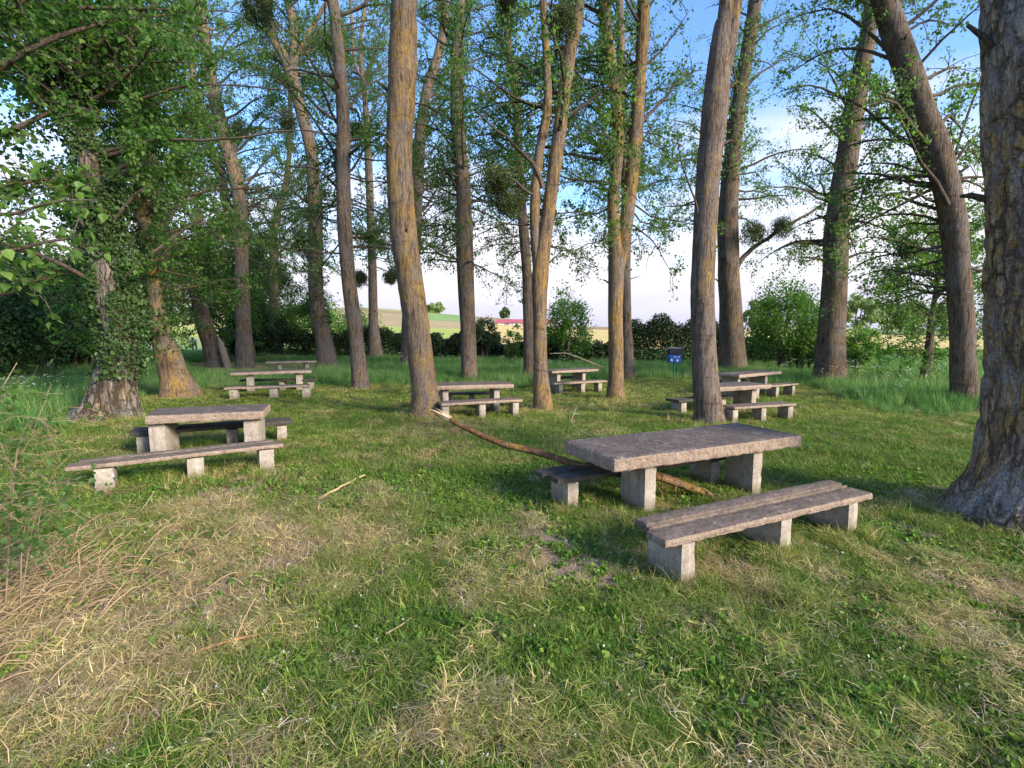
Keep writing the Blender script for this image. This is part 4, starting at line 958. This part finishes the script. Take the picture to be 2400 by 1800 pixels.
ivy_on('leafy shoots on the thin trunk left of the forked trunk', 'tripleback', 7.0, 14, 3600, 607, 0.09, 0.55, M_leaf)
ivy_on('leafy shoots on the left stem of the forked orange trunk', 'fork', 6.6, 12, 2400, 608, 0.085, 0.35, M_leaf)

# ------------------------------------------------------------------ foliage of a nearer overhanging tree on the left, foreground shrub
def heart_leaf(C, size, rs, droop=0.6):
    V = []; F = []; n = len(C)
    base = np.array([[0, 0, 0], [-.42, .18, .06], [-.5, .45, .08], [-.3, .75, .03], [0, 1.15, -.06], [.3, .75, .03], [.5, .45, .08], [.42, .18, .06], [0, .5, -.03]])
    fc = [[8, 0, 1], [8, 1, 2], [8, 2, 3], [8, 3, 4], [8, 4, 5], [8, 5, 6], [8, 6, 7], [8, 7, 0]]
    for i in range(n):
        d = rs.normal(0, 1, 3); d[2] -= droop; d /= np.linalg.norm(d); s = np.cross(d, rs.normal(0, 1, 3) * 0.6 + np.array([0.0, 0.2, 1.2])); s /= np.linalg.norm(s); nn = np.cross(s, d)
        k = size * rs.uniform(0.6, 1.25); V.append(C[i] + (base[:, :1] * s + base[:, 1:2] * d + base[:, 2:] * nn) * k); F.append(np.array(fc) + i * 9)
    return np.concatenate(V), np.concatenate(F), n
def leafy_sapling(name, label, root_xy, limbs, nl, size, mat, seed, cat='tree', dens=1.0, twr=0.006, wood=None):
    wood = wood or M_branch
    rs = np.random.default_rng(seed); gz = h1(*root_xy); off = np.array([root_xy[0], root_xy[1], gz]); root = empty(name, tuple(off)); tag(root, label, cat)
    LC = []; A = Acc()
    for pts, r in limbs:
        P, R = smooth_path(pts, np.linspace(r, min(0.004, r * 0.4), len(pts)), 0.12)
        V, F = tube(P, R, 6)
        link('branch', mesh_from('branch', V - off, F, True), wood, root)
        m = int(nl * dens)
        for k in range(m):
            t = rs.uniform(0.3, 1.0); i = min(int(t * (len(P) - 1)), len(P) - 2)
            PT, RT = grow_limb(P[i], (rs.normal(0, 1), rs.normal(0, 1), rs.normal(0, 0.7)), rs.uniform(0.15, 0.5), twr * 0.6, rs, 0.2, 0.4, 4); RT = np.minimum(RT, twr * 0.8)
            V, F = tube(PT, RT, 3); A.add(V - off, F)
            q = rs.integers(3, 9); LC.append(PT[rs.integers(1, 5, q)] + rs.normal(0, 0.035, (q, 3)))
    link('twigs', A.mesh('twigs'), wood, root, kind='stuff')
    C = np.concatenate(LC) - off; V, F, n = heart_leaf(C, size, rs)
    link('foliage', mesh_from('foliage', V, F, False, {'v': ('FACE', 'FLOAT', np.repeat(rs.uniform(0, 1, n), 8).astype(np.float32))}), mat, root, kind='stuff')
    return root
Lb = (-5.6, 4.3)
def w(px, py, Y): return at(px, py, Y)
leafy_sapling('sapling', 'young poplar with big heart-shaped leaves reaching in from the left edge', Lb,
    [([(-5.6, 4.3, 0), (-5.4, 4.3, 1.2), w(-60, 640, 4.4), w(60, 580, 4.4), w(180, 560, 4.5), w(240, 600, 4.5)], .03),
     ([(-5.4, 4.3, 1.0), w(-80, 560, 4.5), w(40, 500, 4.6), w(150, 470, 4.6), w(230, 470, 4.7)], .025),
     ([(-5.5, 4.3, 1.4), w(-100, 700, 4.6), w(20, 690, 4.7), w(110, 650, 4.8), w(170, 640, 4.8)], .02)], 24, 0.075, M_leafb, 701)
leafy_sapling('overhanging_tree', 'leafy tree whose dense boughs fill the top left corner', (-8.6, 6.2),
    [([(-8.6, 6.2, 0), (-8.4, 6.2, 3), w(-120, 250, 6.6), w(60, 120, 6.7), w(220, 60, 6.9), w(330, 40, 7)], .09),
     ([(-8.5, 6.2, 2.4), w(-120, 380, 6.9), w(40, 300, 7), w(160, 250, 7.1), w(250, 280, 7.2)], .07),
     ([(-8.5, 6.2, 3), w(-150, 100, 6.4), w(20, 20, 6.4), w(120, -30, 6.5), w(260, -60, 6.6)], .06),
     ([(-8.5, 6.2, 3), w(-100, 30, 7), w(150, 20, 7.4), w(330, 20, 7.6), w(470, 30, 7.8)], .06),
     ([(-8.5, 6.2, 1.6), w(-150, 520, 6.8), w(20, 440, 7), w(130, 420, 7.2), w(230, 430, 7.3)], .05)], 150, 0.075, M_leafd, 702)
leafy_sapling('bramble_bush', 'tangled shrub with dry stems and small green leaves at the left edge', (-3.55, 3.25),
    [([(-3.5, 3.3, 0), w(40, 1060, 3.3), w(90, 980, 3.3), w(130, 1010, 3.4)], .006), ([(-3.6, 3.2, 0), w(-20, 1050, 3.2), w(10, 900, 3.2), w(40, 850, 3.3)], .006),
     ([(-3.4, 3.3, 0), w(90, 1180, 3.3), w(150, 1130, 3.3), w(190, 1170, 3.3)], .005), ([(-3.6, 3.4, 0), w(30, 1100, 3.6), w(70, 1030, 3.7), w(120, 900, 3.8)], .005),
     ([(-3.3, 3.2, 0), w(60, 1230, 3.1), w(140, 1180, 3.1), w(200, 1220, 3.1)], .005), ([(-3.7, 3.3, 0), w(-30, 1160, 3.2), w(20, 1080, 3.2), w(60, 1120, 3.2)], .005)], 30, 0.036, M_leaf, 703, 'bush', twr=0.0022, wood=plain('pale_dry_twigs', (0.24, 0.18, 0.115), 0.9, 0.35, 8))

# dry arching stems of the shrub and dead grass heap
def dry_stems():
    rs = np.random.default_rng(77); A = Acc()
    for k in range(900):
        x0 = -3.55 + rs.normal(0, 0.5); y0 = 3.2 + rs.normal(0, 0.6); a = rs.normal(0.1, 0.9)
        PB, RB = grow_limb([x0, y0, h1(x0, y0)], (math.cos(a), math.sin(a) * 0.8, rs.uniform(0.0, 0.9)), rs.uniform(0.08, 0.36), rs.uniform(0.0005, 0.0012), rs, 0.22, 0.28, 5)
        PB[:, 2] = np.maximum(PB[:, 2], 0.01); V, F = tube(PB, RB, 4); A.add(V, F)
    o = link('dry_stems', A.mesh('dry_stems'), plain('dead_stems', (0.30, 0.215, 0.125), 0.9, 0.5, 5)); tag(o, 'tangle of dead brown stems at the foot of the left shrub', 'dead stems', kind='stuff')
dry_stems()

# ------------------------------------------------------------------ fallen branches, sticks, stones
M_wood = plain('fresh_split_wood', (0.62, 0.42, 0.24), 0.8, 0.3, 30)
M_fall = bark_mat('fallen_branch_bark', (0.27, 0.14, 0.075), (0.09, 0.045, 0.03), (0.50, 0.33, 0.05), 0.85, 30, (0.40, 0.30, 0.22))
def broken_branch():
    s = on(1085, 1010, 0.42)
    A0 = at(1050, 985, s[1] + 0.1)
    pts = [at(1058, 985, 6.5), at(1105, 1010, 6.3), at(1180, 1040, 6.1), at(1250, 1058, 5.95), at(1320, 1080, 5.8), at(1400, 1102, 5.65), at(1470, 1112, 5.6), at(1541, 1118, 5.55), at(1600, 1136, 5.55), at(1668, 1162, 5.6)]
    root = empty('fallen_branch', (pts[-1][0], pts[-1][1], 0)); tag(root, 'long broken branch with yellow lichen propped across the bench under the largest table', 'branch')
    off = np.array([pts[-1][0], pts[-1][1], 0])
    P, R = smooth_path(pts, [0.036, 0.042, 0.045, 0.046, 0.045, 0.046, 0.05, 0.058, 0.055, 0.04], 0.04)
    P += (np.stack([vnoise(P * 6, 1), vnoise(P * 6, 2), vnoise(P * 6, 3)], 1) - 0.5) * 0.03
    V, F = tube(P, R, 14, disp=trunk_disp(0.01, 30)); link('limb', mesh_from('limb', V - off, F, True), M_fall, root)
    rs = np.random.default_rng(5)
    for k, (a, b) in enumerate([((1062, 984), (1008, 958)), ((1058, 988), (1018, 966)), ((1062, 992), (1035, 978)), ((1060, 981), (1022, 957))]):
        p0 = at(*a, 6.5); p1 = at(*b, 6.65); Ps = np.array([p0 + (p1 - p0) * t + rs.normal(0, 0.004, 3) for t in np.linspace(0, 1, 6)])
        V, F = tube(Ps, np.array([0.026, 0.024, 0.02, 0.015, 0.009, 0.002]) * (1 - 0.12 * k), 4); link('splinter', mesh_from('splinter', V - off, F), M_wood, root)
    for k in range(9):
        j = rs.integers(int(len(P) * 0.62), len(P) - 3); p0 = P[j] + rs.normal(0, R[j] * 0.5, 3); PT = np.array([p0, p0 + [rs.normal(0, .03), -.02, -.03], p0 + [rs.normal(0, .05), -.03, -rs.uniform(.05, .12)]])
        V, F = tube(PT, [.012, .010, .003], 4); link('peeling_bark', mesh_from('peeling_bark', V - off, F), M_fall, root)
    for (x, y), (x2, y2), r in [((1062, 992), (1054, 1045), .012), ((1470, 1125), (1490, 1160), .012), ((1530, 1128), (1560, 1175), .013), ((1580, 1140), (1590, 1165), .012), ((1640, 1150), (1690, 1160), .015), ((1500, 1112), (1545, 1110), .02)]:
        p0 = at(x, y, 6.45 if x < 1100 else 5.55); p1 = at(x2, y2, 6.35 if x < 1100 else 5.5)
        Ps = np.array([p0 + (p1 - p0) * t + rs.normal(0, 0.012, 3) * (t > 0) for t in np.linspace(0, 1, 7)]); V, F = tube(Ps, np.linspace(r, 0.003, 7), 5); link('side_twig', mesh_from('side_twig', V - off, F, True), M_fall, root)
broken_branch()
def stick(label, pts, r, mat, Y=None, name='stick', z=0.02, sub=()):
    W_ = [on(a, b, z) if Y is None else at(a, b, Y) for a, b in pts]
    for q in W_: q[2] = max(q[2], h1(q[0], q[1]) + r * 0.8)
    P, R = smooth_path(W_, np.linspace(r, r * 0.45, len(W_)), 0.06); off = P[0].copy()
    P += (np.stack([vnoise(P * 9, 1), vnoise(P * 9, 2), vnoise(P * 9, 3) * 0 + 0.5], 1) - 0.5) * r * 2
    A = Acc(); V, F = tube(P, R, 7); A.add(V - off, F)
    for s in sub:
        W2 = [on(a, b, z) if Y is None else at(a, b, Y) for a, b in s]
        for k, q in enumerate(W2): q[2] += 0.06 * k
        P2_, R2 = smooth_path(W2, np.linspace(r * 0.5, r * 0.2, len(W2)), 0.06); V, F = tube(P2_, R2, 5); A.add(V - off, F)
    o = link(name, A.mesh(name, True), mat, loc=tuple(off)); tag(o, label, 'stick' if name == 'stick' else 'branch')
M_stick = plain('weathered_stick', (0.42, 0.32, 0.21), 0.9, 0.4, 20); M_strip = plain('reddish_bark_strip', (0.42, 0.20, 0.11), 0.9, 0.4, 15)
stick('pale split stick on the grass left of centre', [(742, 1173), (790, 1145), (855, 1113)], .018, M_wood)
stick('reddish strip of bark on the straw at lower left', [(372, 1552), (450, 1530), (560, 1495), (620, 1485)], .012, M_strip)
stick('bare forked twig between the golden trunk and the largest table', [(1390, 1023), (1360, 1010), (1338, 990), (1334, 968)], .018, M_stick, sub=[[(1338, 990), (1345, 975), (1352, 966)], [(1360, 1010), (1385, 1012), (1400, 1020)]])
stick('pale fallen bough lying against the hedge behind the far table', [(1415, 862), (1390, 852), (1355, 838), (1325, 828), (1290, 829)], .045, M_stick, Y=21, name='fallen_bough')
stick('thin brown stick lying right of the nearest bench', [(1960, 1265), (2020, 1275), (2110, 1310)], .008, M_stick)
stick('curved grass-coloured stick under the nearest bench front', [(1790, 1330), (1810, 1355), (1835, 1390)], .006, M_stick)
stick('thin straight stick near the lower left corner', [(10, 1700), (90, 1655), (180, 1620), (250, 1600)], .007, M_stick)
stick('second stick of the bundle near the lower left corner', [(0, 1690), (70, 1660), (150, 1630)], .008, M_stick)
stick('short curved stick in the lower centre of the lawn', [(905, 1485), (940, 1465), (965, 1447)], .005, M_stick)

def stone(label, px, py, sx, sy, sz, seed, col):
    rs = np.random.default_rng(seed); import bmesh
    bm = bmesh.new(); bmesh.ops.create_icosphere(bm, subdivisions=3, radius=1.0)
    V = np.array([v.co[:] for v in bm.verts]); d = 0.75 + 0.5 * vnoise(V * 1.6 + seed, seed)
    for v, c, k in zip(bm.verts, V, d): v.co = (c[0] * k * sx, c[1] * k * sy, c[2] * k * sz)
    p = on(px, py); me = bpy.data.meshes.new('stone'); bm.to_mesh(me); bm.free()
    o = link('stone', me, col, loc=(p[0], p[1], h1(p[0], p[1]) + sz * 0.35)); tag(o, label, 'stone')
M_st = plain('grey_stone', (0.42, 0.42, 0.42), 0.9, 0.25, 30); M_st2 = plain('tan_stone', (0.45, 0.32, 0.18), 0.9, 0.25, 30)
stone('grey stone in the dry grass at left', 484, 1437, .045, .04, .03, 1, M_st)
stone('tan stone in the grass left of centre', 943, 1382, .028, .022, .02, 2, M_st2)
stone('small orange stone in front of the middle leg of the nearest bench', 1693, 1287, .018, .015, .018, 3, plain('orange_stone', (0.55, 0.2, 0.07)))
stone('small white stone near the forked twig', 1352, 972, .09, .05, .03, 4, plain('white_stone', (0.6, 0.58, 0.55)))

# fluff and pale petals lying on the lawn
def fluff():
    rs = np.random.default_rng(9); n = 420; u = rs.uniform(0, 1, n); Y = 1.7 + 4.5 * u ** 1.2; X = rs.uniform(-1.05, 1.05, n) * Y
    C = np.repeat(np.stack([X, Y, hgt(X, Y) + 0.035], 1), 5, 0) + rs.normal(0, 0.009, (n * 5, 3)); V, F, m = leaf_mesh_arrays(C, 0.012, rs, 0)
    o = link('poplar_fluff', mesh_from('poplar_fluff', V, F, False, {'v': ('FACE', 'FLOAT', np.repeat(rs.uniform(0, 1, m), 2).astype(np.float32))}), M_flower); tag(o, 'white tufts of poplar fluff scattered in the near grass', 'poplar fluff', kind='stuff')
fluff()
# cow parsley and broad-leaved weeds in the long grass
def parsley():
    rs = np.random.default_rng(19); LC = []; A = Acc()
    spots = [(rs.uniform(1780, 2260), rs.uniform(12.5, 22)) for _ in range(120)] + [(rs.uniform(0, 330), rs.uniform(8.5, 16)) for _ in range(50)] + [(rs.uniform(900, 1600), rs.uniform(20, 27)) for _ in range(60)]
    for px, Y in spots:
        x, y = gp(px, Y)
        if float(tallmask(np.array([x]), np.array([y]))[0]) < 0.6: continue
        h = rs.uniform(0.5, 0.95); P = np.array([[x, y, 0], [x + rs.normal(0, .04), y, h * .5], [x + rs.normal(0, .08), y, h]]); V, F = tube(P, [.006, .005, .003], 4); A.add(V, F)
        for k in range(rs.integers(2, 5)): LC.append(P[2] + np.concatenate([rs.normal(0, .09, 2), [rs.normal(0, .05)]]) + rs.normal(0, [.03, .03, .01], (6, 3)))
    o = link('cow_parsley_stems', A.mesh('cow_parsley_stems'), M_tall); tag(o, 'thin green stems of cow parsley in the long grass', 'wild flowers', kind='stuff')
    V, F, m = leaf_mesh_arrays(np.concatenate(LC), 0.022, rs, 0)
    o = link('cow_parsley_flowers', mesh_from('cow_parsley_flowers', V, F, False, {'v': ('FACE', 'FLOAT', np.repeat(rs.uniform(0, 1, m), 2).astype(np.float32))}), M_flower); tag(o, 'white cow parsley heads above the long grass', 'wild flowers', kind='stuff')
parsley()

# ------------------------------------------------------------------ split slab against the snag
def slab():
    a = at(536, 862, 26.4); b = at(515, 790, 26.7); a[2] = 0.0
    P = np.array([a + (b - a) * t for t in np.linspace(0, 1, 8)]); R = np.array([.19, .19, .18, .17, .16, .14, .10, .03])
    V, F = tube(P, R, 7); V = a + (V - a) * np.array([1, 0.6, 1])
    o = link('split_log', mesh_from('split_log', V - a, F), plain('bare_wood', (0.36, 0.25, 0.18), 0.9, 0.3, 6), loc=tuple(a)); tag(o, 'bare split slab of trunk leaning on the dark left tree', 'log')
slab()

# ------------------------------------------------------------------ litter bin
def bin_():
    c = on(1579, 894); x, y = c[0], c[1]; s = y / FPX
    root = empty('litter_bin', (x, y, 0), math.radians(-6)); tag(root, 'blue and dark litter bin with peeling white label on a thin green post', 'litter bin')
    import bmesh
    def boxm(name, x0, x1, y0, y1, z0, z1, mat, parent, taper=1.0, bev=0.02):
        bm = bmesh.new(); bmesh.ops.create_cube(bm, size=1)
        for v in bm.verts:
            k = taper if v.co.z < 0 else 1.0
            v.co = ((x0 + x1) / 2 + v.co.x * (x1 - x0) * k, (y0 + y1) / 2 + v.co.y * (y1 - y0) * k, (z0 + z1) / 2 + v.co.z * (z1 - z0))
        bmesh.ops.bevel(bm, geom=bm.edges[:], offset=bev, segments=2, affect='EDGES')
        me = bpy.data.meshes.new(name); bm.to_mesh(me); bm.free(); return link(name, me, mat, parent)
    blue = plain('blue_plastic', (0.02, 0.09, 0.36), 0.5, 0.2); dk = plain('dark_lid', (0.02, 0.025, 0.04), 0.5, 0.3)
    boxm('bin_body', -.25, .25, -.15, .15, .72, 1.03, blue, root, .86)
    boxm('hood', -.265, .265, -.165, .165, 1.03, 1.28, dk, root, 1.0, .04)
    boxm('hood_top', -.25, .25, -.155, .155, 1.275, 1.30, plain('grey_lid', (0.3, 0.3, 0.33), 0.6), root, 1.0, .008)
    V, F = tube(np.array([[0, 0.02, -.1], [0, 0.02, .4], [0, 0.02, .76]]), [.025, .025, .025], 10); link('post', mesh_from('post', V, F, True), plain('green_paint', (0.03, 0.16, 0.11), 0.5), root)
    rs = np.random.default_rng(3); wt = plain('white_label', (0.65, 0.68, 0.7), 0.7)
    for cx, cz, w_, h_ in ((-.13, .83, .075, .11), (.09, .82, .06, .12), (-.04, .96, .02, .08), (.03, .95, .025, .09), (.14, .96, .03, .07)):
        n = 9; a = np.linspace(0, 2 * np.pi, n, endpoint=False); r = rs.uniform(.55, 1.1, n)
        V = np.stack([cx + np.cos(a) * r * w_ * .7, np.full(n, -.156), cz + np.sin(a) * r * h_ * .5], 1); V2 = V + [0, .006, 0]
        V[:, 1] += (1.03 - V[:, 2]) * 0.06; V2[:, 1] += (1.03 - V2[:, 2]) * 0.06
        A = Acc(); A.add(np.concatenate([V, V2, [[cx, V[:, 1].mean(), cz]]]), [[2 * n, i, (i + 1) % n] for i in range(n)]); A.add(np.concatenate([V, V2]), [[i, i + n, (i + 1) % n + n, (i + 1) % n] for i in range(n)])
        link('peeling_label', A.mesh('peeling_label'), wt, root)
bin_()

# ------------------------------------------------------------------ barn, pole
def barn():
    Y = 300; x0 = (1166 - 1200) / FPX * Y; x1 = (1302 - 1200) / FPX * Y; z = h1((x0 + x1) / 2, Y) - .3; Lx = x1 - x0; D = 14
    root = empty('barn', (x0, Y, z)); tag(root, 'long low barn with a pink-red roof and white wall in the far fields', 'barn')
    wall = plain('white_render', (0.7, 0.68, 0.66), 0.9, .1, 1); roof = plain('red_roof', (0.42, 0.10, 0.12), 0.7, .2, 1); dark = plain('dark_gable', (0.28, 0.2, 0.22), 0.9)  # gable and doors share one dark colour
    h, hr = 2.6, 4.6
    link('wall', mesh_from('wall', [[0, 0, 0], [Lx, 0, 0], [Lx, 0, h], [0, 0, h], [0, D, 0], [Lx, D, 0], [Lx, D, h], [0, D, h]], [[0, 1, 2, 3], [5, 4, 7, 6], [1, 5, 6, 2]]), wall, root)
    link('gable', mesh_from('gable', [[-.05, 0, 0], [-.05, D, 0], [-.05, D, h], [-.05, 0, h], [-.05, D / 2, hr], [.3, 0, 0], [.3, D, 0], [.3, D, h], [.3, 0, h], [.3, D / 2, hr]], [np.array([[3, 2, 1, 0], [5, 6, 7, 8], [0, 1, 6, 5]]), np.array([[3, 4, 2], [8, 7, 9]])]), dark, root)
    t = .15
    V = []
    for x in (-.8, Lx + .8): V += [[x, -.8, h - .2], [x, D / 2, hr], [x, D + .8, h - .2], [x, -.8, h - .2 + t], [x, D / 2, hr + t], [x, D + .8, h - .2 + t]]
    link('roof', mesh_from('roof', V, [[3, 9, 10, 4], [4, 10, 11, 5], [0, 1, 7, 6], [1, 2, 8, 7], [0, 6, 9, 3], [2, 5, 11, 8], [0, 3, 4, 1], [1, 4, 5, 2], [6, 7, 10, 9], [7, 8, 11, 10]]), roof, root)
    for k in range(3):
        a = Lx * (.12 + .3 * k); link('door', mesh_from('door', [[a, -.04, 0], [a + 3, -.04, 0], [a + 3, -.04, 2.2], [a, -.04, 2.2], [a, .02, 0], [a + 3, .02, 0], [a + 3, .02, 2.2], [a, .02, 2.2]], [[0, 1, 2, 3], [3, 2, 6, 7], [0, 3, 7, 4], [1, 5, 6, 2]]), dark, root)
barn()
def pole():
    x, y = gp(1748, 150); z = h1(x, y); root = empty('utility_pole', (x, y, z)); tag(root, 'thin grey utility pole far off in the right-hand field', 'utility pole')
    m = plain('grey_pole', (0.4, 0.4, 0.4)); V, F = tube(np.array([[0, 0, -.3], [0, 0, 3], [0, 0, 6.2]]), [.14, .12, .09], 8); link('post', mesh_from('post', V, F, True), m, root)
    V, F = tube(np.array([[-.8, 0, 5.8], [0, 0, 5.8], [.8, 0, 5.8]]), [.06, .06, .06], 6); link('crossarm', mesh_from('crossarm', V, F, True), m, root)
pole()

# ------------------------------------------------------------------ person far off in the field
def person():
    x, y = gp(458, 47); z = h1(x, y)
    root = empty('person', (x, y, z), 0.3); tag(root, 'distant person in a pale blue-grey top bending down in the grass', 'person')
    J = [((0, 0, .88), .17), ((0, -.10, 1.05), .17), ((0, -.28, 1.18), .20), ((0, -.38, 1.22), .08), ((0, -.50, 1.22), .10), ((0, -.55, 1.28), .10),
         ((.12, 0, .85), .11), ((.14, -.06, .46), .075), ((.14, .02, .08), .05), ((.14, -.16, .03), .045), ((-.12, 0, .85), .11), ((-.14, -.06, .46), .075), ((-.14, .02, .08), .05), ((-.14, -.16, .03), .045),
         ((.21, -.30, 1.14), .065), ((.27, -.36, .86), .048), ((.20, -.52, .66), .035), ((.19, -.56, .58), .035), ((-.21, -.30, 1.14), .065), ((-.27, -.36, .86), .048), ((-.20, -.52, .66), .035), ((-.19, -.56, .58), .035)]
    Ed = [(0, 1), (1, 2), (2, 3), (3, 4), (4, 5), (0, 6), (6, 7), (7, 8), (8, 9), (0, 10), (10, 11), (11, 12), (12, 13), (2, 14), (14, 15), (15, 16), (16, 17), (2, 18), (18, 19), (19, 20), (20, 21)]
    me = bpy.data.meshes.new('body'); me.from_pydata([j[0] for j in J], Ed, []); o = link('body', me, None, root)
    md = o.modifiers.new('skin', 'SKIN'); sk = me.skin_vertices[0].data
    for i, j in enumerate(J): sk[i].radius = (j[1], j[1])
    sk[0].use_root = True
    o.modifiers.new('sub', 'SUBSURF').render_levels = 1
    m, t, p, oo = newmat('clothed_figure')
    tcn = N(t, 'ShaderNodeTexCoord'); sp = N(t, 'ShaderNodeSeparateXYZ'); L(t, tcn.outputs['Object'], sp.inputs[0])
    fz = ramp(t, [(0, (0.04, 0.05, 0.08)), (0.86, (0.42, 0.50, 0.62))], sp.outputs[2], 'CONSTANT')
    yy = N(t, 'ShaderNodeMath', operation='LESS_THAN'); L(t, sp.outputs[1], yy.inputs[0]); yy.inputs[1].default_value = -.43
    L(t, mixc(t, yy.outputs[0], fz.outputs[0], (0.45, 0.28, 0.2)), p.inputs['Base Color']); me.materials.append(m)
    import bmesh
    bm = bmesh.new(); bmesh.ops.create_icosphere(bm, subdivisions=2, radius=.115)
    for v in bm.verts: v.co = (v.co.x, v.co.y * 1.05 - .53 + .02, v.co.z * .9 + 1.30)
    hm = bpy.data.meshes.new('hair'); bm.to_mesh(hm); bm.free(); link('hair', hm, plain('brown_hair', (0.10, 0.06, 0.04)), root)
person()
